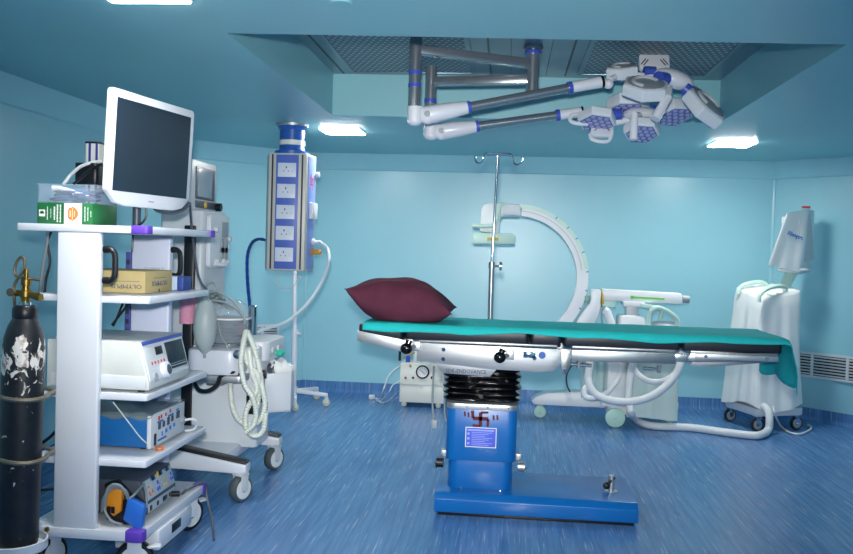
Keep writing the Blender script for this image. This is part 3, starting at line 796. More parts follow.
b = B(); b.ribbed([at(265, 240, Yd+.15), at(259, 239, Yd+.15), at(252, 243, Yd), at(247.5, 256, 5.8), at(247.5, 280, 5.7), at(250, 310, 5.6), at(249, 331, 5.5)], .0125, pitch=.05)
obj('gas_hose', b, BHOSE, pn, label='dark blue gas hose')
b = B(); b.tube([p_side @ V((0, 0, .06)), at(321, 243, Yd+.1), at(327.5, 249, Yd+.1), at(329, 262, Yd), at(322, 282, 5.9), at(308, 303, 5.75), at(288, 321, 5.6), at(268, 328, 5.5), at(254, 333, 5.45)], .012, 10)
obj('gas_hose', b, GHOSE, pn, label='thick pale gas hose')
b = B(); b.tube([(x0+.10, Yd+.1, zb), (x0+.04, Yd+.1, zb-.07), (x0+.08, Yd+.1, zb-.13), (x0+.17, Yd+.1, zb-.12), (x0+.21, Yd+.1, zb-.05)], .004); b.ball((x0+.215, Yd+.1, zb-.045), .016); obj('dangling_cable', b, LGREY, pn)

# ------------------------------------------------------------------ white caster stand
ws = thing('drip_stand', 'white painted drip stand on four cream casters, standing behind the socket pendant', 'drip stand', (-1.69, 7.3, 0))
sx, sy = at(293.3, 390, 7.3).x, 7.3
xt = at(293.5, 272, 7.3).x
b = B(); b.cyl((sx, sy, .12), (sx, sy, .62), .026, seg=16); obj('lower_tube', b, WHITE, ws)
b = B(); b.cyl((sx, sy, .60), (xt, sy, 1.5), .020, seg=16); obj('upper_tube', b, WHITE, ws)
b = B(); b.cyl((sx, sy, .60), (sx, sy, .66), .031, seg=16); b.cyl((sx+.02, sy-.01, .63), (sx+.06, sy-.02, .63), .012, seg=10); obj('clamp_collar', b, WHITE, ws)
b = B(); b.cyl((sx, sy, .07), (sx, sy, .16), .036, seg=18); obj('hub', b, WHITE, ws)
for ex, ey in ((-1.752, 7.02), (-1.545, 7.31), (-1.70, 7.62), (-1.99, 7.3)):
    p0 = V((sx, sy, .125)); p1 = V((ex, ey, .098)); b = B()
    b.box(frame((p0+p1)/2, p1-p0, (0, 0, 1)), .034, .03, (p1-p0).length+.02, .006); obj('leg', b, WHITE, ws)
    caster(ws, ex, ey, .10, .033, .022, 30, wm=CASTB, tm=CASTB, fork=CREAM)

# ------------------------------------------------------------------ anaesthesia machine
am = thing('anaesthesia_machine', 'white anaesthesia machine with clear bellows dome, behind the equipment cart', 'anaesthesia machine', (-1.7, 4.9, 0))
FX, NY = -1.43, 4.82
b = B(); b.rr(-1.98, FX, NY, 5.10, .21, .80, .03, bev=.01); obj('cabinet', b, WHITE2, am)
b = B(); b.rr(-2.05, -1.52, 4.52, 5.18, .165, .235, .06, bev=.01); obj('base', b, WHITE, am)
def legbeam(y, x1, name):
    b = B(); b.prism([(-1.95, .165), (-1.75, .165), (x1-.02, .155), (x1+.03, .16), (x1+.03, .205), (-1.75, .265), (-1.95, .265)], .085, facing((0, y+.042, 0), (1, 0, 0), (0, 0, 1)), .008); o = obj('leg', b, WHITE, am)
    b = B(); b.prism([(-1.95, .266), (-1.75, .266), (x1+.025, .206), (x1+.028, .214), (x1+.01, .224), (-1.75, .285), (-1.95, .285)], .075, facing((0, y+.037, 0), (1, 0, 0), (0, 0, 1)), .004); obj('leg_top_pad', b, BLACK, o)
legbeam(4.49, -1.40, 'leg'); legbeam(5.16, -1.40, 'leg')
for x, y in ((-1.405, 4.47), (-1.41, 5.15), (-1.98, 4.52), (-1.98, 5.15)):
    caster(am, x, y, .16, .072, .05, 62, wm=CASTW, tm=mat('caster_dark_grey', (74, 84, 88), .5), fork=LGREY)
b = B(); xb0, xb1 = at(183.5, 250, NY-.02).x, at(194, 250, NY-.02).x; b.bb(xb0, xb1, NY-.02, NY+.10, .24, 1.50, .008); obj('column', b, BLACK, am)
xu = at(203, 250, NY).x; yu = atx(226.5, 250, xu).y
zu = at(200, 210, NY).z
b = B(); b.rr(at(159, 215, NY).x, xu, NY+.01, min(yu, 5.5), .80, zu, .03, bev=.012); ub = obj('upper_housing', b, LGREY, am)
# front control panel on the upper housing
yp0, yp1 = NY+.05, min(yu, 5.5)-.03
zp0, zp1 = at(205, 268, NY+.05).z, at(205, 214, NY+.05).z
b = B(); b.rr(yp0, yp1, zp0, zp1, 0, .025, .03, M=XFACE((xu, 0, 0))); cp = obj('control_panel', b, WHITE2, am)
ym = (yp0+yp1)/2; W2 = yp1-yp0; H2 = zp1-zp0
b = B(); b.rr(yp0+.58*W2, yp1-.08*W2, zp0+.58*H2, zp1-.12*H2, .024, .028, .008, M=XFACE((xu, 0, 0))); obj('flowmeter_window', b, GREY, cp)
for yy, zz_ in ((.62, .42), (.82, .42), (.62, .25), (.82, .25)):
    b = B(); b.M = XFACE((xu+.025, yp0+yy*W2, zp0+zz_*H2)); b.bb(-.025, .025, -.045, .045, 0, .006, .002); obj('flow_scale', b, GREY, cp)
for yy, zz_ in ((.3, .12), (.62, .12), (.85, .10), (.95, .55), (.22, .72)):
    b = B(); b.M = XFACE((xu+.025, yp0+yy*W2, zp0+zz_*H2)); b.lathe([(.018, 0), (.018, .014), (.014, .022), (0, .023)], None, 16); obj('control_knob', b, LGREY, cp)
b = B(); b.tube([V((xu+.03, yp0+.2*W2, zp0+.08*H2)), V((xu+.06, yp0+.35*W2, zp0+.06*H2)), V((xu+.06, yp0+.6*W2, zp0+.10*H2)), V((xu+.03, yp0+.75*W2, zp0+.12*H2))], .012); obj('grab_rail', b, WHITE, cp)
# patient monitor on top
mx = at(191, 180, NY+.12).x; my0 = NY+.12; my1 = atx(217, 180, mx).y
mz0, mz1 = zu+.001, at(191, 157.5, my0).z
b = B(); b.rr(mx-.17, mx, my0, my1, mz0, mz1, .02, bev=.015); pm_ = obj('patient_monitor', b, LGREY, am)
W3 = my1-my0; H3 = mz1-mz0
b = B(); b.rr(my0+.16*W3, my1-.12*W3, mz0+.24*H3, mz1-.13*H3, 0, .006, .01, M=XFACE((mx, 0, 0))); obj('screen_bezel', b, DGREY, pm_)
b = B(); b.rr(my0+.22*W3, my1-.24*W3, mz0+.29*H3, mz1-.18*H3, .005, .008, .006, M=XFACE((mx, 0, 0))); obj('screen', b, GSCREEN, pm_)
b = B(); b.rr(my0+.16*W3, my1-.08*W3, mz0+.07*H3, mz0+.21*H3, 0, .008, .008, M=XFACE((mx, 0, 0))); obj('key_strip', b, DGREY, pm_)
b = B(); b.M = XFACE((mx+.006, my0+.5*W3, mz0+.14*H3)); b.lathe([(.022, 0), (.018, .008), (0, .009)], None, 14); obj('yellow_key', b, YELLOW, pm_)
b = B(); b.M = XFACE((mx+.006, my1-.05*W3, mz0+.13*H3)); b.lathe([(.026, 0), (.026, .035), (0, .037)], None, 16); obj('rotary_knob', b, BLACK, pm_)
for k, m__ in enumerate((DGREY, DGREY, RED, RED)):
    b = B(); p = at(188.2, 170+5.5*k, my0); b.cyl((p.x, my0+.003, p.z), (p.x, my0-.02, p.z), .012, seg=12); obj('cable_socket', b, m__, pm_)
# absorber unit: white drum, bellows in a clear dome, steel tray
dx_, dy_ = at(231, 350, NY+.02).x, NY+.06
bx = at(228.5, 350, dy_).x
za, zb2, zc2, zd2 = at(231, 369, dy_).z, at(231, 344, dy_).z, at(231, 318, dy_).z, at(231, 299, dy_).z
b = B(); b.rr(bx-.185, bx+.135, NY-.16, NY+.20, za-.01, zb2-.01, .08, 8, bev=.02); obj('absorber_body', b, WHITE, am)
b = B(); b.rr(bx-.18, bx+.15, NY-.14, NY+.2, za-.05, za-.01, .03, bev=.006); tr = obj('steel_tray', b, STEEL, am)
b = B(); b.rr(bx-.08, bx+.02, NY-.10, NY+.1, za-.075, za-.05, .02); obj('drain_block', b, DCHROME, tr)
MB = Matrix.Translation((bx, dy_, 0))
b = B(); b.lathe([(.125, zb2-.012), (.130, zb2), (.130, zb2+.012), (.118, zb2+.018)], MB, 32); dr = obj('dome_ring', b, DCHROME, am)
b = B(); prof = [(0, zb2+.016)]; z = zb2+.018
while z < zc2: prof += [(.108, z), (.094, z+.011)]; z += .022
prof.append((0, z)); b.lathe(prof, MB, 28); obj('bellows', b, mat('slate_rubber_bellows', (82, 96, 112), .4), am, angle=80)
b = B(); b.lathe([(.118, zb2+.018), (.12, zc2-.02), (.117, zc2+.02), (.10, zd2-.03), (.06, zd2-.005), (0, zd2)], MB, 32); obj('dome', b, DOMEM, am, angle=80)
b = B(); b.lathe([(.124, zc2-.004), (.124, zc2+.004)], MB, 32); obj('dome_band', b, PAPER, dr)
p = at(253, 307, dy_+.06); b = B(); b.cyl((p.x, p.y, zc2-.1), p, .026, seg=16); b.ball(p, .026, .026, .012); obj('valve_housing', b, CHROME, am)
p = at(206, 300, NY-.06); b = B()
for k in range(5):
    q = at(212+4*k, 296+2.5*k, NY-.08+.02*k); b.ball(q, .022, .016, .018); b.cyl(q, q+V((.03, .01, .02-.01*k)), .011, seg=10)
obj('circuit_manifold', b, mat('pewter_plastic', (96, 110, 112), .35), am)
b = B(); q = at(241, 329, NY-.10); b.cyl(q, q+V((.01, -.03, 0)), .035, seg=18); obj('pressure_gauge', b, DGREY, am)
b = B(); q = at(237.5, 354, NY-.17); b.cyl(q, q+V((.005, -.02, 0)), .024, seg=18); b.ball(q+V((.005, -.02, 0)), .02, .01, .02); obj('port_cap', b, CHROME, am)
for pts in ([(200, 296), (214, 291), (232, 300), (244, 318), (243, 330)], [(212, 300), (226, 303), (240, 312), (246, 322)], [(204, 297), (206, 286), (214, 283), (219, 292)], [(218, 322), (222, 338), (232, 350), (237, 355)]):
    b = B(); b.tube([at(x, y, NY-.11) for x, y in pts], .007 if pts[0][0] != 218 else .0035); obj('tubing', b, CABLE, am)
# breathing bag
b = B(); M = frame(at(204.5, 356, NY-.20), V((0, 0, 1)), (1, 0, 0)); hb = at(204.5, 297, NY-.20).z-at(204.5, 356, NY-.20).z
b.lathe([(0, -.012), (.008, -.01), (.009, .012), (.03, hb*.10), (.056, hb*.25), (.066, hb*.45), (.062, hb*.68), (.045, hb*.88), (.022, hb*.97), (.018, hb+.02)], M, 22); obj('breathing_bag', b, BAG, am, angle=80)
b = B(); q = at(187.5, 308, NY-.02); b.cyl((q.x, q.y, q.z-.09), (q.x, q.y, q.z+.10), .045, seg=20); obj('absorber_canister', b, PINK, am, label='pink filled absorber canister')
# work surface and open bin at the front right
wz0 = at(262, 371, 5.0).z; wz1 = at(262, 340, 5.0).z
wx1 = at(279, 345, 5.15).x
b = B(); b.rr(-1.60, wx1, NY+.08, 5.32, wz1-.12, wz1, .06, bev=.012); wt = obj('work_surface', b, WHITE2, am)
b = B(); q = at(281, 353, 4.97); b.cyl(at(276, 353, 5.0), at(285, 352, 5.0), .018, .011, seg=14); b.ball(at(280, 353, 4.99), .02); obj('green_connector', b, mat('green_connector_plastic', (44, 190, 160), .35), am)
for k in range(2):
    b = B(); b.cyl((wx1-.002, 5.0+.12*k, wz1-.06), (wx1+.012, 5.0+.12*k, wz1-.06), .018, seg=14); obj('apron_button', b, LGREY, wt)
bt = thing('waste_bin', 'open white plastic bin with crumpled wrappers, on the front of the anaesthesia machine', 'bin', (0, 0, 0))
bt.location = (-1.36, 5.0, .3); MW[bt] = Matrix.Translation((-1.36, 5.0, .3))
A0, A1 = at(265, 380, 4.93), at(290.5, 374, 5.0); z0b = at(266, 413, 4.93).z; z1b = at(266, 374, 4.93).z
b = B()
bp0 = [V((A0.x, 4.93, 0)), V((A1.x, 5.02, 0)), V((A1.x-.03, 5.22, 0)), V((A0.x-.03, 5.13, 0))]
def wallq(p, q, th, lab=None):
    d = (q-p); Lq = d.length; M = facing((p.x, p.y, z0b), d, (0, 0, 1)); b.bb(0, Lq, 0, z1b-z0b, -th, 0, .003, 2, M)
for i in range(4): wallq(bp0[i], bp0[(i+1) % 4], .008)
b.prism([(p.x, p.y) for p in bp0], .008, Matrix.Translation((0, 0, z0b)))
obj('bin_shell', b, WHITE2, bt)
b = B(); rnd = random.Random(5)
cb = sum(bp0, V())/4
b.fromb((lambda bm: (bmesh.ops.create_icosphere(bm, subdivisions=3, radius=1), [setattr(v, 'co', V((cb.x+v.co.x*.07*(1+.3*math.sin(9*v.co.y+4*v.co.z)), cb.y+v.co.y*.07, z1b+.015+v.co.z*.05*(1+.4*math.sin(7*v.co.x+5*v.co.y))))) for v in bm.verts], bm)[2])(bmesh.new()))
obj('crumpled_wrapper', b, COVER, bt)
b = B(); b.fromb((lambda bm: (bmesh.ops.create_icosphere(bm, subdivisions=3, radius=1), [setattr(v, 'co', V((cb.x-.035+v.co.x*.05*(1+.3*math.sin(9*v.co.y)), cb.y-.02+v.co.y*.05, z1b-.01+v.co.z*.06*(1+.4*math.sin(8*v.co.x))))) for v in bm.verts], bm)[2])(bmesh.new()))
obj('crumpled_wrapper', b, DGREY, bt)
# corrugated breathing hoses
hs = thing('breathing_hose_set', 'looped corrugated pale breathing hoses hanging on the anaesthesia machine', 'hose', at(245, 380, 4.62))
def hose(pts, r=.0165): b = B(); b.ribbed([at(x, y, yy) for x, y, yy in pts], r, 10, .014, .82); obj('corrugated_hose', b, HOSE, hs)
hose([(246, 331, 4.68), (243, 345, 4.6), (241, 365, 4.58), (245, 385, 4.58), (252, 396, 4.58), (256, 410, 4.6), (254, 424, 4.6), (246, 432, 4.6)])
hose([(247, 331, 4.69), (253, 345, 4.66), (258, 362, 4.65), (262, 385, 4.65), (265, 405, 4.65), (260, 420, 4.65), (249, 425, 4.65), (238, 419, 4.66), (232, 405, 4.70), (230.5, 386, 4.74), (230.5, 372, 4.80)])
hose([(249, 350, 4.63), (252, 372, 4.62), (257, 388, 4.62), (252, 400, 4.62), (246, 412, 4.62), (246, 428, 4.63), (254, 436, 4.63), (263, 431, 4.64), (266, 412, 4.64)])
hose([(243, 340, 4.64), (247, 362, 4.63), (258, 375, 4.63), (259, 392, 4.66), (256, 412, 4.66)])
b = B(); b.tube([at(195, 384, NY-.06), at(199, 390, NY-.14), at(208, 391, NY-.17), at(217, 385, NY-.16), at(221, 376, NY-.14), at(232, 372, NY-.14), at(238, 372, NY-.1)], .013); obj('black_hose', b, BLACK, am)
b = B(); q = at(238, 372, NY-.1); b.cyl(q-V((.03, 0, 0)), q+V((.02, 0, 0)), .022, seg=12); obj('hose_end', b, BLACK, am)
for k, (px_, py_) in enumerate(((250, 400), (262, 398), (251, 410), (263, 374))):
    q = at(px_, py_, NY-.004); b = B(); b.bb(q.x-.022, q.x+.022, NY-.008, NY+.002, q.z-.025, q.z+.025, .003); obj('cabinet_latch', b, BLACK, am)

# ------------------------------------------------------------------ suction machine
sm = thing('suction_machine', 'small white suction machine with round dial, on casters behind the table pedestal', 'suction machine', (-.71, 7.6, 0))
SY = 7.44
sx0, sx1 = at(399.5, 390, SY).x, at(444, 390, SY).x
sz0, szm, sz1 = at(400, 402, SY).z, at(400, 384, SY).z, at(400, 363.5, SY).z
b = B(); b.bb(sx0, sx1, SY, SY+.32, sz0, szm, .008); obj('lower_case', b, CREAM, sm)
b = B(); b.prism([(0, szm), (.32, szm), (.32, sz1), (.035, sz1)], sx1-sx0, facing((sx0, SY-.012, 0), (0, 1, 0), (0, 0, 1)) , .006); uc = obj('panel_case', b, CREAM, sm)
def onp(px, py): p = at(px, py, SY-.012); k = (p.z-szm)/(sz1-szm); return V((p.x, SY-.012+.035*k-.001, p.z))
nrm = V((0, -(sz1-szm), .035)).normalized()
Mg = frame(onp(422.5, 372.5), nrm, (1, 0, 0))
b = B(); b.M = Mg; b.lathe([(.060, 0), (.060, .022), (.054, .026), (.046, .020)], None, 28); ga = obj('dial_gauge', b, BLACK, uc)
b = B(); b.M = Mg; b.lathe([(.047, .0205), (0, .021)], None, 28); obj('dial_face', b, PAPER, ga)
b = B(); b.M = Mg; b.box(Matrix.Translation((0, 0, .022)) @ rotm(0, 0, -40), .06, .004, .001, .0003, 1)
for k in range(9):
    a = math.radians(-30+30*k); b.box(Matrix.Translation((.036*math.cos(a), .036*math.sin(a), .0217)) @ Matrix.Rotation(a, 4, 'Z'), .01, .003, .001, .0003, 1)
obj('dial_marks', b, DARKINK, ga)
for px_, py_, m__, r in ((410, 366.5, BRASS, .012), (405.5, 378, RED, .012), (413, 378, BLACK, .011), (432, 378, BLACK, .014), (440.5, 379, STEEL, .014)):
    b = B(); b.M = frame(onp(px_, py_), nrm, (1, 0, 0)); b.lathe([(r, 0), (r, .012), (r*.7, .016), (0, .016)], None, 14); obj('panel_knob', b, m__, uc)
b = B(); q = at(422, 386.5, SY); b.bb(q.x-.017, q.x+.017, SY-.003, SY+.001, q.z-.017, q.z+.017, .001); obj('switch', b, PAPER, sm)
for x, y in ((sx0+.04, SY+.03), (sx1-.05, SY+.03), (sx0+.04, SY+.28), (sx1-.05, SY+.28)): caster(sm, x, y, sz0+.002, .025, .022, 0, wm=CASTB, tm=CASTB, fork=CREAM)
b = B(); q = at(417, 357, SY+.12); b.lathe([(.03, 0), (.034, .01), (.034, .07), (.02, .09), (.02, .10), (0, .10)], Matrix.Translation((q.x, SY+.12, sz1-.002)), 18); obj('collection_jar', b, PAPER, sm)
b = B(); q = at(408, 357, SY+.12); b.lathe([(.02, 0), (.02, .05), (.01, .06), (0, .06)], Matrix.Translation((q.x, SY+.12, sz1-.002)), 16); obj('blue_bottle', b, STICK, sm)
b = B(); b.cyl(at(403, 357, SY+.16), at(420, 350, SY+.16), .011, seg=10); obj('handle_bar', b, TAN, sm)
b = B(); x_ = at(400, 350, SY+.2).x; b.cyl((x_, SY+.2, sz1-.002), (x_, SY+.2, sz1+.13), .012, seg=10); obj('side_post', b, BLACK, sm)
b = B()
b.tube([V((sx0, SY+.12, .36)), at(394, 370, SY+.05), at(388, 377, SY+.02), at(385, 385, SY), at(382.5, 392, SY-.02), atz(380, 399, .012), atz(375, 398, .012)], .006)
b.tube([V((sx0, SY+.12, .22)), at(393, 385, SY+.05), at(389, 392, SY), atz(384, 398, .012), atz(379, 401, .012), atz(374, 398, .012)], .005)
b.tube([V((sx0, SY+.1, .14)), atz(393, 397, .012), atz(388, 401, .012), atz(382, 402.5, .012), atz(376, 399.5, .012)], .005)
pc = obj('power_cable', b, WHITE2, sm)
b = B(); q = atz(371.5, 397, .02); b.bb(q.x-.025, q.x+.03, q.y-.02, q.y+.02, 0, .042, .01); obj('plug', b, WHITE2, pc)
# ------------------------------------------------------------------ equipment cart
ct = thing('equipment_cart', 'tall white five-tier equipment cart with purple corner bumpers, in the left foreground', 'equipment cart', (-1.68, 3.64, 0))
CX0, CX1, CY0, CY1 = -1.925, -1.437, 3.285, 4.005
TOP, S2, S3, S4, DK = 1.459, 1.173, .778, .505, .222
def plate(x0, x1, y0, y1, z, th, nm): b = B(); b.rr(x0, x1, y0, y1, z-th, z, .012, 3, .003); return obj(nm, b, WHITE, ct)
plate(-1.99, -1.437, CY0-.006, 4.06, TOP, .030, 'top_shelf')
for z in (S2, S3, S4): plate(CX0, CX1, CY0+.022, CY1, z, .028, 'shelf')
plate(-1.93, CX1, CY0-.01, 4.03, DK, .040, 'deck')
b = B(); b.bb(-1.815, -1.634, CY0-.004, CY0+.030, DK-.001, TOP-.03, .008, 3); cn = obj('side_column', b, WHITE, ct)
b = B(); b.bb(-1.815, -1.622, CY1-.04, CY1+.005, DK-.001, TOP-.03, .008, 3); cf = obj('side_column', b, LAV, ct)
b = B(); b.bb(-1.812, -1.800, CY0+.03, CY1-.03, S2+.2, TOP-.03, .002)
text('OLYMPUS', .024, GREY, cf, FRONT((-1.70, CY1-.0405, 1.265)))
for c, yy in ((cn, CY0+.013), (cf, CY1-.02)):
    b = B(); z0, z1 = 1.236, 1.362
    b.tube([(-1.625, yy, z1), (-1.60, yy, z1+.001), (-1.583, yy, z1-.012), (-1.578, yy, z1-.035), (-1.578, yy, z0+.035), (-1.583, yy, z0+.012), (-1.60, yy, z0-.001), (-1.625, yy, z0)], .0125, 10)
    for z in (z0, z1): b.cyl((-1.625, yy, z), (-1.605, yy, z), .015, seg=12)
    obj('handle', b, BLACK, c)
def bumper(x, y, z, th):
    b = B(); b.rr(x-.07, x+.006, y-.006, y+.05, z-th-.001, z+.003, .014, 3, .004); obj('corner_bumper', b, PURPLE, ct)
def bumpf(x, y, z, th):
    b = B(); b.rr(x-.055, x+.006, y-.06, y+.006, z-th-.001, z+.003, .014, 3, .004); obj('corner_bumper', b, PURPLE, ct)
bumper(CX1, CY0-.006, TOP, .03); bumpf(CX1, 4.06, TOP, .03); bumper(CX1, CY0-.01, DK, .04); bumpf(CX1, 4.03, DK, .04)
b = B(); b.bb(-1.62, -1.425, 3.43, 3.80, .095, DK-.041, .006); dwr = obj('drawer', b, WHITE, ct)
b = B(); b.bb(-1.426, -1.4225, 3.565, 3.665, .125, .165, .001); obj('drawer_window', b, BLACK, dwr)
for x, y, a, p in ((-1.50, 3.36, 20, True), (-1.505, 3.975, 62, True), (-1.86, 3.35, 75, False), (-1.86, 3.96, 40, False)):
    caster(ct, x, y, DK-.039, .080, .042, a, wm=CASTW, tm=BLACK, fork=WHITE2, pedal=p, cap=BLACK)
# power strip on the far column, chrome boom post with its black bracket
b = B(); b.bb(-1.845, -1.816, CY1-.04, CY1-.005, .92, 1.345, .004); pw = obj('power_strip', b, mat('indigo_power_strip', (76, 84, 156), .4), ct)
for k in range(8):
    b = B(); z = .96+.048*k; b.bb(-1.839, -1.822, CY1-.0415, CY1-.039, z-.012, z+.012, .001); obj('socket', b, DARKINK, pw)
pp = at(94.3, 165, 3.86); ztp = at(94, 143.5, 3.86).z
b = B(); b.rr(pp.x-.034, pp.x+.036, 3.83, 3.89, TOP+.0005, ztp, .012); po = obj('monitor_post', b, ALU, ct)
for dx in (-.008, .026):
    b = B(); b.bb(pp.x+dx-.006, pp.x+dx+.006, 3.8285, 3.83, TOP+.004, ztp-.002, .0005); obj('blue_stripe', b, mat('deep_blue_stripe', (40, 48, 130), .4), po)
b = B(); b.rr(pp.x-.036, pp.x+.038, 3.828, 3.892, ztp-.004, ztp+.006, .012); obj('post_cap', b, BLACK, po)
mid = V((-1.635, 3.60, 0))
b = B(); q = at(88, 174, 3.82); b.rr(q.x-.055, pp.x+.05, 3.79, 3.93, q.z-.05, q.z+.05, .02); b.box(frame(V(((pp.x+mid.x)/2+.02, (3.86+mid.y)/2+.05, q.z)), V((mid.x-pp.x, mid.y-3.78, 0)), (0, 0, 1)), .06, .05, .20, .008); obj('monitor_bracket', b, BLACK, ct)
# hanging cables inside the cart
for lab, pts, m_, r in (('a', [(49, 229), (47, 245), (43.5, 265), (41, 285), (40, 300)], CABLE, .010), ('b', [(52, 229), (48, 243), (50, 262), (46, 280), (44, 300)], BLACK, .006), ('c', [(132, 300), (122, 312), (112, 325)], BLACK, .006), ('d', [(123, 303), (117, 318), (113, 326)], BLACK, .006), ('e', [(57, 430), (50, 437), (42, 443)], BLACK, .008), ('f', [(58, 489), (50, 489.5), (41, 490)], BLACK, .007), ('g', [(133, 231), (132.5, 245), (132, 252)], BLACK, .005)):
    b = B(); yy = 3.93 if lab in 'cdg' else 3.9; b.tube([at(x, y, yy) for x, y in pts], r); obj('cable', b, m_, ct)
b = B(); b.tube([(-1.86, 3.62, DK+.02), (-1.80, 3.60, DK+.12), (-1.815, 3.6, DK+.2), (-1.87, 3.62, DK+.17), (-1.885, 3.62, DK+.06), (-1.85, 3.63, DK+.012)], .008); obj('cable', b, CABLE, ct)
# cylinder cradle on the cart side
cyx, cyy = at(26.5, 340, 3.12).x, 3.12
PZ = .212
b = B(); b.lathe([(.108, -.012), (.118, -.004), (.118, .030), (.112, .032), (.112, .002), (0, .002)], Matrix.Translation((cyx-.034, cyy, PZ-.02)), 36); b.bb(cyx-.02, -1.86, cyy+.08, CY0-.004, PZ-.028, PZ-.004, .003); tray = obj('cylinder_tray', b, WHITE, ct)
b = B(); p = at(47.5, 529, CY0-.03); b.bb(-1.94, -1.86, CY0-.03, CY0-.008, p.z-.018, p.z+.02, .004); lug = obj('tray_lug', b, WHITE, ct)
b = B(); b.cyl((p.x, CY0-.031, p.z), (p.x, CY0-.038, p.z), .010, seg=12); obj('bolt', b, BRASS, lug)
caster(ct, -1.90, 3.20, PZ-.03, .066, .036, 80, wm=BLACK, tm=BLACK, fork=LGREY)
RC = .078
for py in (400, 463):
    z = at(22, py, cyy-RC).z; b = B()
    def loop(): return [(cyx-.005+(RC+.006)*math.cos(a), cyy+(RC+.006)*math.sin(a), z+.004*math.sin(a*2)) for a in [math.radians(-200+i*12) for i in range(20)]]
    b.ribbed([(cyx-.1, CY0+.02, z+.01)]+loop()+[(cyx+.055, CY0-.06, z+.006), (-1.875, CY0-.01, z+.010)], .0095, 8, .016)
    obj('retaining_spring', b, mat('tarnished_spring', (132, 126, 112), .45, .7), ct)

# ------------------------------------------------------------------ gas cylinder
cy = thing('gas_cylinder', 'black gas cylinder with flaking white paint and brass valve, strapped to the equipment cart', 'gas cylinder', (cyx-.01, cyy, PZ-.018))
zsh = at(22, 345, cyy).z; zne = at(22, 318, cyy).z; ztop = at(22, 305, cyy).z
def cyl_mat():
    M = mat('worn_black_cylinder_paint', (26, 28, 34), .38, var=.4, scale=18, bump=.15, bscale=40)
    nt = M.node_tree; n = nt.nodes; l = nt.links; bs = n['Principled BSDF']
    src = bs.inputs['Base Color'].links[0].from_socket
    tc = n.new('ShaderNodeTexCoord'); sep = n.new('ShaderNodeSeparateXYZ'); l.new(tc.outputs['Object'], sep.inputs[0])
    nz = n.new('ShaderNodeTexNoise'); nz.inputs['Scale'].default_value = 25; nz.inputs['Detail'].default_value = 5; nz.inputs['Distortion'].default_value = 1.2
    mp = n.new('ShaderNodeMapping'); mp.inputs['Scale'].default_value = (1, 1, .7); mp.inputs['Location'].default_value = (.37, .11, .2)
    l.new(tc.outputs['Object'], mp.inputs['Vector']); l.new(mp.outputs['Vector'], nz.inputs['Vector'])
    zc = (at(22, 359, cyy).z-(PZ-.018)); hw = .125
    a = n.new('ShaderNodeMath'); a.operation = 'SUBTRACT'; a.inputs[1].default_value = zc; l.new(sep.outputs[2], a.inputs[0])
    ab = n.new('ShaderNodeMath'); ab.operation = 'ABSOLUTE'; l.new(a.outputs[0], ab.inputs[0])
    mr = n.new('ShaderNodeMapRange'); mr.inputs['From Min'].default_value = 0; mr.inputs['From Max'].default_value = hw; mr.inputs['To Min'].default_value = .17; mr.inputs['To Max'].default_value = -.10
    l.new(ab.outputs[0], mr.inputs['Value'])
    ad = n.new('ShaderNodeMath'); ad.operation = 'ADD'; l.new(nz.outputs['Fac'], ad.inputs[0]); l.new(mr.outputs['Result'], ad.inputs[1])
    th = n.new('ShaderNodeMapRange'); th.inputs['From Min'].default_value = .575; th.inputs['From Max'].default_value = .60; l.new(ad.outputs[0], th.inputs['Value'])
    n2 = n.new('ShaderNodeTexNoise'); n2.inputs['Scale'].default_value = 45; l.new(mp.outputs['Vector'], n2.inputs['Vector'])
    cr = n.new('ShaderNodeValToRGB'); cr.color_ramp.elements[0].color = (.30, .22, .17, 1); cr.color_ramp.elements[1].color = (.72, .68, .64, 1)
    cr.color_ramp.elements[0].position = .35; cr.color_ramp.elements[1].position = .5; l.new(n2.outputs['Fac'], cr.inputs['Fac'])
    mx = n.new('ShaderNodeMix'); mx.data_type = 'RGBA'; l.new(th.outputs['Result'], mx.inputs['Factor']); l.new(src, mx.inputs['A']); l.new(cr.outputs['Color'], mx.inputs['B'])
    l.new(mx.outputs['Result'], bs.inputs['Base Color'])
    return M
MC = Matrix.Translation((cyx-.032, cyy, 0)) @ Matrix.Rotation(.022, 4, 'Y')
zbt = PZ-.0175
b = B(); b.lathe([(.06, zbt), (RC-.004, zbt+.01), (RC, zbt+.03), (RC, zsh-.01), (RC-.004, zsh+.025), (RC-.018, (zsh+zne)/2+.022), (.044, zne), (.042, zne+.004)], MC, 40); obj('shell', b, cyl_mat(), cy, angle=60)
b = B(); b.lathe([(.042, zne-.004), (.046, zne+.004), (.046, ztop-.012), (.038, ztop), (.02, ztop+.002), (0, ztop+.002)], MC, 32); obj('neck_ring', b, BLACK, cy)
zv = ztop
b = B(); b.lathe([(.022, zv), (.022, zv+.012), (.012, zv+.014)], MC, 18); obj('neck_collar', b, CHROME, cy)
b = B(); b.lathe([(.016, zv+.012), (.018, zv+.03), (.024, zv+.034), (.024, zv+.055), (.016, zv+.06), (.014, zv+.075), (.019, zv+.078), (.019, zv+.10), (.009, zv+.104), (.009, zv+.14), (0, zv+.142)], MC, 16)
vx = cyx-.032+.022*zv
b.cyl((vx, cyy, zv+.045), (vx+.055, cyy-.01, zv+.035), .013, seg=12); b.cyl((vx+.052, cyy-.01, zv+.035), (vx+.07, cyy-.012, zv+.033), .017, seg=6)
b.cyl((vx, cyy, zv+.045), (vx-.05, cyy, zv+.045), .012, seg=12)
obj('valve', b, BRASS, cy)
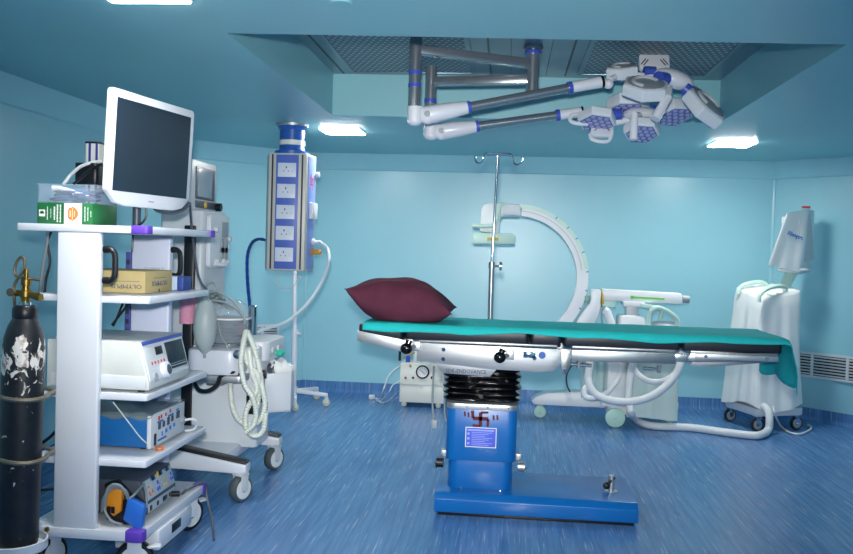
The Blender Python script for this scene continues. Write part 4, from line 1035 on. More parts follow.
b = B(); b.tube([at(40, 280, cyy+.02), at(30, 278.5, cyy+.01), at(20, 277, cyy), at(15.5, 275, cyy), at(15, 268, cyy), at(18, 260, cyy), at(22, 257, cyy), at(25, 262, cyy), at(23, 271, cyy), at(17, 280, cyy), at(14, 288, cyy), at(14.5, 300, cyy), at(15, 312, cyy+.02)], .006); obj('copper_tube', b, COPPER, cy)
b = B(); p = at(13, 292, cyy); b.cyl(p, p+V((0, -.02, 0)), .016, seg=12); b.tube([p, at(20, 292, cyy)], .008, n=1); obj('tube_fitting', b, COPPER, cy)

# ------------------------------------------------------------------ things on the cart
def unit(px0, py0, z, toppx, topy, rightpx, righty, depthx):
    """near right bottom corner pixel on a shelf at height z, top corner pixel, far right bottom corner pixel, depth along -x"""
    P = atz(px0, py0, z); top = at(toppx, topy, P.y).z; far = atx(rightpx, righty, P.x).y
    return P.x-depthx, P.x, P.y, far, z, top
# flat screen monitor
mt = thing('flat_monitor', 'white framed flat screen monitor with dark screen, above the equipment cart', 'monitor', (-1.58, 3.6, TOP))
L0 = V((at(109, 140, 3.30).x, 3.30, 0)); R0 = V((at(191.5, 160, 3.90).x, 3.90, 0)); un = (R0-L0).normalized(); wM = (R0-L0).length
zt_ = (at(106, 85, 3.30).z+at(192, 114, 3.9).z)/2; zb_ = (at(104, 191, 3.3).z+at(190, 203, 3.9).z)/2-.004; zt_ += .008
MM = facing((L0.x-.008, L0.y+.004, zb_-.004), un, V((un.y*.045, -un.x*.045, 1))); hM = zt_-zb_
b = B(); b.M = MM
poly = [(0, .02), (.06, -.028), (.13, -.04), (wM-.13, -.04), (wM-.06, -.028), (wM, .02), (wM, hM-.012), (wM-.012, hM), (.012, hM), (0, hM-.012)]
b.M = None; b.prism(poly, .026, MM @ Matrix.Translation((0, 0, -.026)), .005); cs = obj('casing', b, WHITE, mt)
b = B(); b.M = MM; b.rr(.10, wM-.08, .08, hM-.06, -.085, -.026, .03, bev=.01); obj('back_shell', b, WHITE2, cs)
b = B(); b.M = MM; b.bb(.034, wM-.030, .020, hM-.034, .0002, .0012, 0); obj('screen', b, SCREEN, mt, smooth=False)
b = B(); b.M = MM; b.bb(wM/2-.02, wM/2+.02, -.014, -.008, 0, .0008, 0); obj('maker_mark', b, GREY, cs, label='small grey maker mark')
b = B(); b.bb(-1.66, -1.60, 3.58, 3.70, TOP+.0005, TOP+.006, .002); b.cyl((-1.645, 3.64, TOP+.003), (-1.645, 3.64, zb_+.1), .018, seg=14); obj('stand', b, DGREY, mt)
b = B(); b.tube([at(146, 206, 3.62), at(146, 216, 3.62), at(143, 222, 3.62), at(138, 225.5, 3.62)], .005); obj('cable', b, BLACK, mt)
b = B(); b.tube([at(153, 206, 3.75), at(158, 211, 3.8), at(172, 213, 3.85), at(184, 209, 3.9), at(190, 203, 3.93)], .008); obj('cable', b, DGREY, mt)
b = B(); b.tube([at(190, 203, 3.93), at(191, 220, 4.08), at(193, 240, 4.09), at(197, 270, 4.09), at(202, 284, 4.10), at(207, 290, 4.09), at(203, 295, 4.09)], .006); obj('cable', b, DGREY, mt)
# green carton with the clear tray of leads on it
gx0, gx1 = at(37, 215, 3.36).x, at(92.5, 215, 3.36).x
g = thing('green_carton', 'green and white carton lying on the top shelf of the equipment cart', 'box', ((gx0+gx1)/2, 3.44, TOP+.001))
gz0, gz1 = TOP+.001, at(90, 203.5, 3.36).z
gy1 = 3.58
b = B(); b.bb(gx0, gx1, 3.36, gy1, gz0, gz1, .002); gb = obj('carton', b, GREEN, g)
F = 3.3593
def gp(px): return at(px, 213, 3.36).x
b = B(); b.bb(gp(64.2), gp(82), F-.0006, F, gz0+.001, gz1-.001, 0); obj('white_band', b, PAPER, gb, smooth=False)
b = B(); zc_ = (gz0+gz1)/2; xx = gp(73); b.M = FRONT((xx, F-.0007, zc_))
b.prism([(-.021, -.016), (-.015, -.024), (-.004, -.026), (0, -.032), (.004, -.026), (.012, -.022), (.022, -.008), (.022, .008), (.012, .022), (.004, .026), (0, .032), (-.004, .026), (-.015, .024), (-.021, .016)], .0006); obj('orange_emblem', b, ORANGE, gb, smooth=False)
b = B(); b.M = FRONT((xx, F-.0015, zc_)); b.bb(-.014, -.008, -.014, .014, 0, .0004, 0); b.bb(-.003, .001, -.024, .024, 0, .0004, 0); b.bb(.006, .010, -.012, .012, 0, .0004, 0); obj('emblem_lines', b, mat('peach_print', (240, 190, 150), .5), gb, smooth=False)
b = B(); b.M = FRONT((gp(42), F-.0006, zc_)); b.bb(-.012, .014, -.014, .014, 0, .0005, 0); ic = obj('white_icon', b, PAPER, gb, smooth=False)
b = B(); b.M = FRONT((gp(42), F-.0012, zc_)); b.bb(-.009, .011, -.003, .003, 0, .0004, 0); b.bb(-.006, .008, -.003, .009, 0, .0004, 0); obj('icon_mark', b, GREEN, ic, smooth=False)
b = B(); b.M = FRONT((0, F-.0006, zc_)); rnd = random.Random(9)
for px_, w_, n_ in ((47.5, .004, 9), (51, .003, 6), (54.5, .007, 9), (57.5, .007, 12), (60.5, .006, 12), (85, .005, 10), (88, .004, 9), (91, .004, 4)):
    for k in range(n_):
        z = (k-(n_-1)/2)*.0062; b.bb(gp(px_)-w_/2*rnd.uniform(.5, 1), gp(px_)+w_/2, z-.0022, z+.0022, 0, .0004, 0)
obj('small_print', b, PAPER, gb, smooth=False)
tr_ = thing('clear_tray', 'clear plastic tray of coiled leads on top of the green carton', 'tray', ((gx0+gx1)/2, 3.46, gz1+.001))
tz0, tz1 = gz1+.001, at(60, 184, 3.37).z
b = B(); x0_, x1_ = gx0+.012, gx1-.012
tx0, tx1 = at(38.5, 186, 3.37).x, at(95, 186, 3.37).x
for (a0, a1, c0, c1) in ((tx0, tx1, 3.37, 3.373), (tx0, tx1, gy1-.013, gy1-.01), (tx0, tx0+.003, 3.373, gy1-.013), (tx1-.003, tx1, 3.373, gy1-.013)): b.bb(a0, a1, c0, c1, tz0, tz1, 0)
b.bb(tx0, tx1, 3.37, gy1-.01, tz0, tz0+.003, 0)
for (a0, a1, c0, c1) in ((tx0-.006, tx1+.006, 3.363, 3.37), (tx0-.006, tx1+.006, gy1-.01, gy1-.003), (tx0-.006, tx0, 3.37, gy1-.01), (tx1, tx1+.006, 3.37, gy1-.01)): b.bb(a0, a1, c0, c1, tz1-.004, tz1, 0)
obj('tray_shell', b, CLEARP, tr_, smooth=False)
rnd = random.Random(12)
lc = thing('coiled_leads', 'coiled dark and white leads lying inside the clear tray on the carton', 'cable', ((tx0+tx1)/2, 3.46, tz0+.004))
for k, m_ in enumerate((DARKINK, NAVYINK, NAVYINK, DARKINK, NAVYINK)):
    cxk = tx0+.06+(tx1-tx0-.12)*(k+.5)/5; pts = []
    for i in range(26):
        a = i*.75+k; rr_ = .030+.012*math.sin(i*1.7+k); pts.append((max(tx0+.012, min(tx1-.012, cxk+1.5*rr_*math.cos(a))), max(3.386, min(gy1-.026, 3.46+1.6*rr_*math.sin(a))), tz0+.013+.0016*i+.004*math.sin(i)))
    b = B(); b.tube(pts, .0055, 6, 3); obj('lead', b, m_, lc)
b = B(); b.tube([at(52, 188, 3.41), at(60, 188.5, 3.42), at(75, 193, 3.42), at(88, 197.5, 3.42)], .011); obj('probe', b, PAPER, lc)
b = B(); q = at(93, 199, 3.42); b.cyl(at(88, 197.5, 3.42), q, .009, seg=10); obj('probe_tip', b, RED, lc)
b = B(); b.tube([at(64, 184, 3.60), at(70, 176, 3.66), at(80, 167, 3.75), at(92, 162.5, 3.80), at(102, 161.5, 3.80)], .008); obj('video_cable', b, WHITE2, ct)
b = B(); b.tube([at(74, 184, 3.60), at(82, 177, 3.68), at(92, 169, 3.76), at(102, 164, 3.80)], .007); obj('video_cable', b, BLACK, ct)
# tan carton on the second shelf
x0_, x1_, y0_, y1_, z0_, z1_ = unit(145, 293.5, S2+.001, 145, 271.5, 172, 287, .30)
g = thing('tan_carton', 'flat tan cardboard carton with upside-down blue lettering, on the second shelf of the equipment cart', 'box', ((x0_+x1_)/2, (y0_+y1_)/2, z0_))
b = B(); b.bb(x0_, x1_, y0_, y1_, z0_, z1_, .002); tcb = obj('carton', b, TAN, g)
zl = z0_+.028
text('OLYMPUS', .026, NAVYINK, tcb, facing((x1_-.085, y0_-.0006, zl), (-1, 0, 0), (0, 0, -1)), sx=1.25)
b = B(); b.M = FRONT((x1_-.085, y0_-.0002, zl+.022)); b.bb(-.06, .06, -.001, .001, 0, .0005, 0); obj('printed_line', b, NAVYINK, tcb, smooth=False)
text('OLYMPUS', .030, NAVYINK, tcb, facing((x1_+.0006, y0_+(y1_-y0_)*.52, zl+.012), (0, -1, 0), (0, 0, -1)), sx=1.3)
b = B(); b.M = XFACE((x1_+.0002, y0_+(y1_-y0_)*.52, zl+.036)); b.bb(-.07, .07, -.001, .001, 0, .0005, 0); obj('printed_line', b, NAVYINK, tcb, smooth=False)
b = B(); b.M = XFACE((x1_+.0002, y0_+(y1_-y0_)*.5, z0_+.004)); b.bb(-.006, .006, -.004, .010, 0, .0005, 0); obj('notch', b, DARKINK, tcb, smooth=False)
g = thing('small_carton', 'small white carton with a dark blue end, behind the tan carton on the cart', 'box', (-1.50, 3.93, S2+.001))
qx = at(181, 285, 3.90).x
b = B(); b.bb(qx-.12, qx, 3.85, 3.955, S2+.001, at(180, 276.5, 3.87).z, .002); sc_ = obj('carton', b, mat('pale_blue_card', (176, 196, 220), .5), g)
b = B(); b.bb(qx+.0005, qx+.03, 3.85, 3.955, S2+.001, at(180, 276.5, 3.87).z, .002); obj('blue_end', b, mat('navy_card', (44, 72, 150), .5), sc_)
# processor on the third shelf: wedge front, screen, knob
x0_, x1_, y0_, y1_, z0_, z1_ = unit(149, 391, S3+.012, 145, 342.5, 189, 371.5, .44)
g = thing('video_processor', 'white wedge-fronted processor with a small dark screen, on the third shelf of the equipment cart', 'medical device', ((x0_+x1_)/2, (y0_+y1_)/2, S3+.001))
h_ = z1_-z0_; tl = .045
b = B(); Mx = facing((0, y1_, 0), (1, 0, 0), (0, 0, 1)); b.prism([(x0_, z0_), (x1_, z0_), (x1_+.0, z0_+.03), (x1_-tl, z1_), (x0_, z1_)], y1_-y0_, Mx, .008); pc_ = obj('case', b, mat('warm_grey_enamel', (204, 208, 204), .4), g)
b = B(); b.bb(x0_+.02, x1_-.015, y0_-.004, y0_+.002, z0_+.01, z0_+.058, .002); obj('lower_panel', b, WHITE2, pc_)
fn = V((h_-.03, 0, tl)).normalized(); Mf = facing((x1_, y0_, z0_+.03), (0, 1, 0), V((-tl, 0, h_-.03))); FH = V((tl, 0, h_-.03)).length; FW = y1_-y0_
b = B(); b.M = Mf; b.rr(.008, FW-.008, .004, FH-.004, -.004, .006, .012, bev=.003); fp = obj('front_panel', b, WHITE2, g)
b = B(); b.M = Mf; b.bb(.006, FW-.006, FH-.018, FH-.002, .004, .009, .002); obj('blue_stripe', b, RBLUE, fp)
b = B(); b.M = Mf; b.bb(.50*FW, .94*FW, .16*FH, .84*FH, .004, .010, .003); obj('screen', b, SCREEN, fp)
b = B(); b.M = Mf; b.bb(.53*FW, .91*FW, .22*FH, .235*FH, .0095, .0108, 0); b.bb(.53*FW, .91*FW, .28*FH, .287*FH, .0095, .0108, 0); obj('screen_lines', b, LGREY, fp)
b = B(); b.M = Mf; b.bb(.26*FW, .42*FW, .60*FH, .80*FH, .004, .009, .002); obj('display_window', b, BLACK, fp)
for k in range(5):
    b = B(); b.M = Mf; b.bb((.12+.07*k)*FW, (.135+.07*k)*FW, .40*FH, .47*FH, .005, .010, .001); obj('red_button', b, RED, fp)
b = B(); b.M = Mf @ Matrix.Translation((.36*FW, .19*FH, .005)); b.lathe([(.036, 0), (.036, .02), (.030, .024), (0, .024)], None, 24); kn = obj('knob', b, WHITE, fp)
b = B(); b.M = Mf @ Matrix.Translation((.36*FW, .19*FH, .029)); b.lathe([(.022, 0), (.020, .003), (0, .003)], None, 20); obj('knob_face', b, DGREY, kn)
b = B(); b.M = Mf @ Matrix.Translation((.13*FW, .10*FH, .005)); b.lathe([(.018, 0), (.018, .008), (.010, .009), (0, .004)], None, 18); obj('jack', b, GREY, fp)
for x in (x0_+.04, x1_-.05):
    for y in (y0_+.04, y1_-.05): b = B(); b.cyl((x, y, S3+.0005), (x, y, z0_+.004), .015, seg=12); obj('foot', b, BLACK, g)
# blue electrosurgical unit in polythene on the fourth shelf
x0_, x1_, y0_, y1_, z0_, z1_ = unit(151, 448.5, S4+.012, 150.5, 417, 184, 433, .38)
g = thing('blue_electrosurgical_unit', 'blue cased unit with white control face, on the fourth shelf of the equipment cart', 'medical device', ((x0_+x1_)/2, (y0_+y1_)/2, S4+.001))
b = B(); b.bb(x0_, x1_-.02, y0_, y1_, z0_, z1_, .006); cs_ = obj('case', b, UBLUE, g)
b = B(); b.bb(x1_-.02, x1_, y0_-.004, y1_+.004, z0_-.004, z1_+.004, .006); fc = obj('front_panel', b, WHITE2, g)
FW, FH = y1_-y0_, z1_-z0_; Mf = XFACE((x1_, y0_, z0_))
def dots(lst, m_, nm):
    for u, v, w, h in lst:
        q = B(); q.M = Mf; q.bb(u*FW-w/2, u*FW+w/2, v*FH-h/2, v*FH+h/2, -.001, .004, .001); obj(nm, q, m_, fc)
dots([(.20, .86, .012, .018), (.27, .88, .010, .016), (.40, .88, .010, .014), (.53, .93, .010, .014)], RED, 'indicator')
dots([(.22, .60, .026, .03), (.34, .60, .02, .026), (.48, .62, .024, .034), (.60, .64, .02, .026), (.78, .68, .034, .034)], DGREY, 'display_window')
dots([(.24, .74, .06, .007), (.55, .78, .06, .007), (.76, .86, .03, .006)], BLUEINK, 'blue_line')
dots([(.30, .30, .006, .02), (.42, .33, .016, .016), (.54, .36, .016, .016), (.66, .39, .016, .014), (.30, .14, .09, .008)], BLUEINK, 'blue_print')
dots([(.10, .22, .02, .05)], DARKINK, 'power_switch')
q = B(); q.M = Mf; q.lathe([(.016, 0), (.016, .012), (0, .013)], Matrix.Translation((.93*FW, .40*FH, 0)), 14); obj('socket', q, GREY, fc)
for x in (x0_+.04, x1_-.05):
    for y in (y0_+.04, y1_-.05): b = B(); b.cyl((x, y, S4+.0005), (x, y, z0_+.002), .014, seg=12); obj('foot', b, BLACK, g)
b = B(); b.tube([(x1_+.012, y0_+.93*FW, z0_+.40*FH), (x1_+.04, y0_+.97*FW, z0_+.42*FH), (x1_+.055, y0_+1.05*FW, z0_+.25*FH), (x1_+.035, y0_+1.08*FW, S4+.012), (x1_, y0_+1.02*FW, S4+.008)], .006); obj('lead', b, WHITE2, g)
# crinkled clear film over it
nu, nv = 40, 24; vs = []; fs = []
for j in range(nv+1):
    for i in range(nu+1):
        u = i/nu; v = j/nv
        zz_ = z1_+.010+.005*math.sin(u*13+v*5)*math.sin(v*9+u*4)+.003*math.sin(u*31+v*17)+.004*math.sin(v*PI)
        x = x0_+.02+(x1_-x0_-.018)*u; y = y0_-.006+(FW+.008)*v
        if j == 0: zz_ = z1_-.010+.006*math.sin(u*20)
        if j == 0: y -= .004
        vs.append((x, y, zz_))
for j in range(nv):
    for i in range(nu): a = j*(nu+1)+i; fs.append((a, a+1, a+nu+2, a+nu+1))
b = B(); b.add(vs, fs); o = obj('clear_film', b, FILM, None, 'crinkled clear polythene film lying over the blue cased unit', 'plastic film', angle=180)
md = o.modifiers.new('thick', 'SOLIDIFY'); md.thickness = .001
b = B(); b.tube([at(113, 402, y0_-.03), at(120, 411, y0_-.03), at(130, 424, y0_-.03), at(141, 438, y0_-.04), atz(152, 447, S4+.01), atz(160, 449, S4+.01)], .0028); b.k = 1; b.cyl(atz(156, 449, S4+.008), atz(163, 448, S4+.008), .0085, seg=10)
obj('patient_lead', b, [HOSE, ORANGE], None, 'thin clear lead with orange tip, hanging before the blue cased unit', 'cable')
# dark grey unit on the deck
x0_, x1_, y0_, y1_, z0_, z1_ = unit(146, 516, DK+.016, 136, 483, 176.5, 496, .34)
P = atz(146, 516, DK+.016); z1_ = at(136, 481, P.y).z; y1_ = 3.76
g = thing('dark_electrosurgical_unit', 'dark grey unit with many-buttoned pale front, on the lowest deck of the equipment cart', 'medical device', ((x0_+x1_)/2, (y0_+y1_)/2, DK+.001))
h_ = z1_-z0_; tl = .032; 
b = B(); Mx = facing((0, y1_, 0), (1, 0, 0), (0, 0, 1)); b.prism([(x0_, z0_), (x1_, z0_), (x1_, z0_+.05), (x1_-tl, z1_), (x0_, z1_)], y1_-y0_, Mx, .005); dc = obj('case', b, DGREY, g)
Mf = facing((x1_, y0_, z0_+.05), (0, 1, 0), V((-tl, 0, h_-.05))); FH = V((tl, 0, h_-.05)).length; FW = y1_-y0_
b = B(); b.M = Mf; b.bb(.02, FW-.012, .008, FH-.012, -.003, .004, .002); fp = obj('front_panel', b, mat('panel_grey_blue', (176, 188, 196), .4), g)
b = B(); b.M = XFACE((x1_, y0_, z0_)); b.bb(.02, FW-.012, .004, .044, -.003, .004, .002); lp = obj('socket_panel', b, mat('panel_grey_blue', (176, 188, 196), .4), g)
def dots2(lst, m_, nm, par, M):
    for u, v, w, h in lst:
        q = B(); q.M = M; w *= .62; h *= .8; q.bb(u*FW-w/2, u*FW+w/2, v*FH-h/2, v*FH+h/2, .003, .007, .001); obj(nm, q, m_, par)
dots2([(.36, .84, .05, .03), (.60, .86, .05, .03), (.83, .86, .05, .03)], BLACK, 'display_window', fp, Mf)
dots2([(.28, .84, .016, .02), (.76, .86, .014, .02)], BLUEINK, 'mode_button', fp, Mf)
dots2([(.52, .84, .02, .03), (.70, .55, .018, .016), (.62, .28, .014, .016), (.70, .28, .014, .016)], YELLOW, 'mode_button', fp, Mf)
dots2([(.45, .55, .022, .02), (.46, .30, .02, .02), (.40, .28, .016, .02), (.90, .55, .014, .02), (.86, .35, .014, .018), (.92, .35, .014, .018)], STICK, 'mode_button', fp, Mf)
dots2([(.15, .30, .02, .024), (.24, .34, .016, .02), (.16, .58, .016, .014)], ORANGE, 'mode_button', fp, Mf)
for u in (.31, .55, .77):
    q = B(); q.M = Mf; q.bb(u*FW-.001, u*FW+.001, .014, FH-.02, .003, .0048, 0); obj('divider', q, GREY, fp)
MX = XFACE((x1_, y0_, z0_+.024-.5*FH))
dots2([(.12, .5, .03, .026), (.34, .5, .026, .024), (.58, .5, .07, .026), (.74, .5, .016, .02)], BLACK, 'socket', lp, MX)
for x in (x0_+.04, x1_-.05):
    for y in (y0_+.04, y1_-.05): b = B(); b.cyl((x, y, DK+.0005), (x, y, z0_+.003), .014, seg=12); obj('foot', b, BLACK, g)
b = B(); b.tube([(x1_+.004, y0_+.86*FW, z0_+.02), (x1_+.04, y0_+.90*FW, z0_+.015), (x1_+.06, y0_+.97*FW, z0_+.03), (-1.42, 3.95, DK+.02), (-1.415, 3.97, DK-.05), at(212, 520, 3.93), at(214, 540, 3.85)], .006); obj('lead', b, DGREY, g)
b = B(); b.cyl((x1_+.002, y0_+.80*FW, z0_+.02), (x1_+.035, y0_+.86*FW, z0_+.018), .013, seg=12); obj('lead_plug', b, BLACK, g)
# foot switch
fs_ = thing('foot_switch', 'foot switch with an orange and a blue pedal, stood on edge on the cart deck', 'foot pedal', atz(124, 527, DK+.001))
def slab(pts, th, m_, nm, yy):
    poly = [at(x, y, yy) for x, y in pts]; M = facing((0, yy+th, 0), (1, 0, 0), (0, 0, 1)); b = B(); b.prism([(p.x, p.z) for p in poly], th, M, .006); return obj(nm, b, m_, fs_)
slab([(104, 484), (114, 481), (128, 496), (125, 524), (106, 520)], .05, BLACK, 'housing', 3.37)
slab([(105, 489), (108.5, 485), (122, 490.5), (120.5, 512), (113, 517), (104, 507)], .035, ORPL, 'pedal', 3.345)
slab([(121, 500), (133, 497), (143, 505), (139, 528), (126, 528), (119, 520)], .04, BLACK, 'housing', 3.36)
slab([(127.5, 497.5), (144, 506.5), (141, 530), (137.5, 531.5), (122.5, 520)], .035, BPEDAL, 'pedal', 3.325)
for k in range(4):
    b = B(); d = k*.006
    b.tube([at(102+k, 512-2*k, 3.34-d), at(103+k*1.5, 500-3*k, 3.325-d), at(109+k, 491-2*k, 3.315-d), at(117+k, 487.5-k*.6, 3.315-d), at(125, 490+k*.7, 3.325-d), at(128, 496+k, 3.335)], .0055); obj('cable_coil', b, CABLE, fs_)
b = B(); b.tube([at(128, 500, 3.33), at(135, 494, 3.34), at(142, 486, 3.40), at(144, 484, 3.44), at(146, 492, 3.42), at(147, 508, 3.40)], .005); obj('cable_coil', b, CABLE, fs_)
b = B(); b.tube([at(103, 500, 3.34), at(106, 513, 3.32), at(112, 521, 3.32), at(121, 524, 3.33)], .0055); obj('cable_coil', b, CABLE, fs_)
for px_, py_ in ((109, 509), (113, 509.5)):
    q = at(px_, py_, 3.3445); b = B(); b.M = FRONT(q); b.bb(-.008, .008, -.016, .012, 0, .002, .001); obj('pedal_mark', b, BLACK, fs_)
# ------------------------------------------------------------------ C-arm
ca = thing('c_arm', 'white C-arm imaging stand, its lower body under a clear polythene cover, behind the table', 'c-arm x-ray machine', (.95, 7.1, 0))
YC = 7.0
def outl(pts, yy): return [(lambda p: (p.x, p.z))(at(x, y, yy)) for x, y in pts]
def xz(pts, y0, th, m_, nm, par, bev=.01, label=None):
    M = facing((0, y0+th, 0), (1, 0, 0), (0, 0, 1)); b = B(); b.prism(outl(pts, y0), th, M, bev); return obj(nm, b, m_, par, label=label)
c0 = at(515, 277, YC); RO = 72.5*YC/850; RI = RO-.095
def arc(ro, ri, y0, y1, a0, a1, n=60):
    b = B(); vs = []; fs = []
    for i in range(n+1):
        a = math.radians(a0+(a1-a0)*i/n); ca_, sa = math.cos(a), math.sin(a)
        vs += [(c0.x+ro*ca_, y0, c0.z+ro*sa), (c0.x+ro*ca_, y1, c0.z+ro*sa), (c0.x+ri*ca_, y1, c0.z+ri*sa), (c0.x+ri*ca_, y0, c0.z+ri*sa)]
    for i in range(n):
        for k in range(4): fs.append((4*i+k, 4*i+(k+1) % 4, 4*i+4+(k+1) % 4, 4*i+4+k))
    fs += [(0, 1, 2, 3), (4*n+3, 4*n+2, 4*n+1, 4*n)]
    return b.add(vs, fs)
cA = obj('c_ring', arc(RO-.004, RI, YC, YC+.09, -88, 86), ARMW, ca, angle=30)
obj('ring_rail', arc(RO, RO-.032, YC-.012, YC+.10, 8, 88), PALEGREEN, cA, angle=30)
obj('ring_groove', arc(RO-.052, RO-.058, YC-.004, YC, 8, 86), LGREY, cA, angle=30)
for d in (57, 45, 34, 22, 6, -9, -24):
    a = math.radians(d); p = V((c0.x+(RO-.01)*math.cos(a), YC-.013, c0.z+(RO-.01)*math.sin(a))); b = B(); b.box(Matrix.Translation(p) @ Matrix.Rotation(-a, 4, 'Y'), .022, .003, .010, .0005, 1); obj('angle_mark', b, mat('light_blue_mark', (84, 150, 190), .5), cA)
# upper head: rounded post, bracket and flat detector
xz([(481, 209), (484, 204.5), (489, 203), (520, 204), (521, 216), (502, 215.5), (500, 220), (499, 234), (480, 232)], YC-.10, .26, ARMW, 'head_housing', ca, .02)
xz([(472, 235), (474, 232.5), (513, 233.5), (515.5, 236), (515, 244.5), (473, 244)], YC-.13, .32, PALEGREEN, 'detector', ca, .012)
b = B(); b.tube([at(472.5, 226, YC-.14), at(485, 226, YC-.14), at(493, 225, YC-.14), at(497, 220, YC-.13), at(500, 206, YC-.11), at(503, 204, YC-.08)], .018, 10); obj('head_rail', b, PALEGREEN, ca)
for px_ in (489.5, 496): 
    b = B(); q = at(px_, 239, YC-.1315); b.M = FRONT(q); b.bb(-.018, .018, -.012, .012, 0, .002, .0005); obj('yellow_label', b, YELLOW, ca)
xz([(478, 352), (478, 334), (523, 334), (523, 352)], YC-.1, .28, ARMW, 'tube_housing', ca, .02)
# carriage, boom, column
xz([(572, 330), (579, 318), (590, 302), (592, 289.5), (601.5, 290), (601, 306), (597, 320), (592, 330)], YC-.02, .16, ARMW, 'ring_carriage', ca, .012)
xz([(585, 296), (590, 296), (589, 304), (585, 303)], YC-.03, .10, mat('sage_plastic', (120, 168, 160), .4), 'carriage_roller', ca, .004)
b = B(); p0, p1 = at(600.8, 298, YC+.05), at(603, 298, YC+.05); b.cyl(p0, p1, .075, seg=28); obj('swivel_ring', b, mat('ochre_ring', (206, 178, 70), .4), ca)
bm_ = xz([(602.5, 289), (682, 293.5), (683, 304.5), (602.5, 300.5)], YC-.02, .15, ARMW, 'boom', ca, .012)
b = B(); q = at(647.5, 298.2, YC-.0205); b.M = facing(q, at(663, 300, YC)-at(632, 298.3, YC), (0, 0, 1)); b.bb(-.135, .135, -.008, .008, 0, .001, 0); b.bb(-.135, -.11, -.014, .014, 0, .0012, 0); obj('lime_label', b, LIME, bm_, smooth=False)
b = B(); b.cyl(at(682, 299, YC+.05), at(689, 299.3, YC+.05), .030, seg=20); obj('boom_stub', b, GREY, ca)
xz([(602.5, 300.5), (616, 301), (616, 307), (602.5, 306.5)], YC-.01, .12, PALEGREEN, 'boom_bracket', ca, .006)
xz([(623, 301), (645, 302), (645, 307), (641, 307), (624, 306.5)], YC-.03, .17, ARMW, 'boom_saddle', ca, .008)
xz([(626.5, 305), (638, 305.5), (638, 318), (626.5, 318)], YC+.0, .10, LGREY, 'lift_column', ca, .006)
xz([(619, 319), (621, 315.5), (643, 316), (646, 319), (646, 336), (619, 336)], YC-.06, .24, ARMW, 'column_base', ca, .02)
b = B(); b.tube([at(604, 310, YC-.05), at(607, 312, YC-.05), at(610, 320, YC-.05), at(613, 330, YC-.05), at(614, 345, YC-.02)], .032, 12); obj('cable_sleeve', b, ARMW, ca)
b = B(); b.tube([at(602.5, 325, YC), at(601.5, 314, YC), at(603.5, 309, YC), at(606, 312, YC)], .008); obj('cable_loop', b, GREY, ca)
xz([(641, 303), (652, 305), (657, 306), (657, 309), (648, 308.5), (641, 307)], YC-.06, .05, PALEGREEN, 'release_lever', ca, .005)
b = B(); b.tube([at(648, 332, YC-.16), at(649, 318, YC-.16), at(651, 311, YC-.16), at(657, 307.8, YC-.15), at(665, 310, YC-.12), at(674, 316, YC-.08), at(677.5, 322, YC-.06), at(677.5, 335, YC-.05)], .019, 10); obj('push_handle', b, PALEGREEN, ca)
b = B(); b.tube([at(657, 308, YC+.1), at(661, 311, YC+.12), at(660, 320, YC+.12), at(660, 335, YC+.12)], .016, 10); obj('push_handle', b, PALEGREEN, ca)
# body cabinet, base arms and wheels
bx0, bx1 = at(608, 370, YC).x, at(677, 370, YC).x
b = B(); b.rr(bx0+.01, bx1-.03, YC+.02, YC+.42, .10, at(640, 328, YC).z, .04, bev=.01); obj('cabinet', b, ARMW, ca)
b = B(); q = at(664, 325, YC+.1); b.ball(q, .13, .10, .035); obj('control_pod', b, LGREY, ca)
def basearm(y0, th):
    M = facing((0, y0+th, 0), (1, 0, 0), (0, 0, 1)); pts = [(.235, .15), (.26, .12), (.90, .12), (1.45, .12), (1.45, .20), (.72, .255), (.36, .225), (.27, .19)]
    b = B(); b.prism(pts, th, M, .012); return obj('base_arm', b, ARMW, ca)
basearm(7.18, .16)
b = B(); b.rr(.80, .98, 6.98, 7.2, .17, .27, .02); obj('wheel_block', b, ARMW, ca)
b = B(); wc = at(615.5, 418, 6.98); r_ = wc.z-.001; M = frame((wc.x, 6.98, r_), (0, 1, 0)); b.lathe([(r_*.8, -.004), (r_*.97, 0), (r_, .008), (r_, .05), (r_*.9, .058), (0, .058)], M, 36); wh = obj('drive_wheel', b, CASTG, ca)
b = B(); b.lathe([(0, -.010), (r_*.25, -.009), (r_*.8, -.003), (r_*.8, 0)], M, 30); obj('wheel_disc', b, CASTG, wh)
b = B(); b.lathe([(r_*.1, -.011), (0, -.012)], M, 12); obj('wheel_hub', b, LGREY, wh)
caster(ca, .315, 7.26, .125, .052, .04, 0, wm=CASTG, tm=CASTG, fork=CASTG)
caster(ca, 1.40, 7.30, .13, .05, .04, 0, wm=CASTG, tm=CASTG, fork=CASTG)
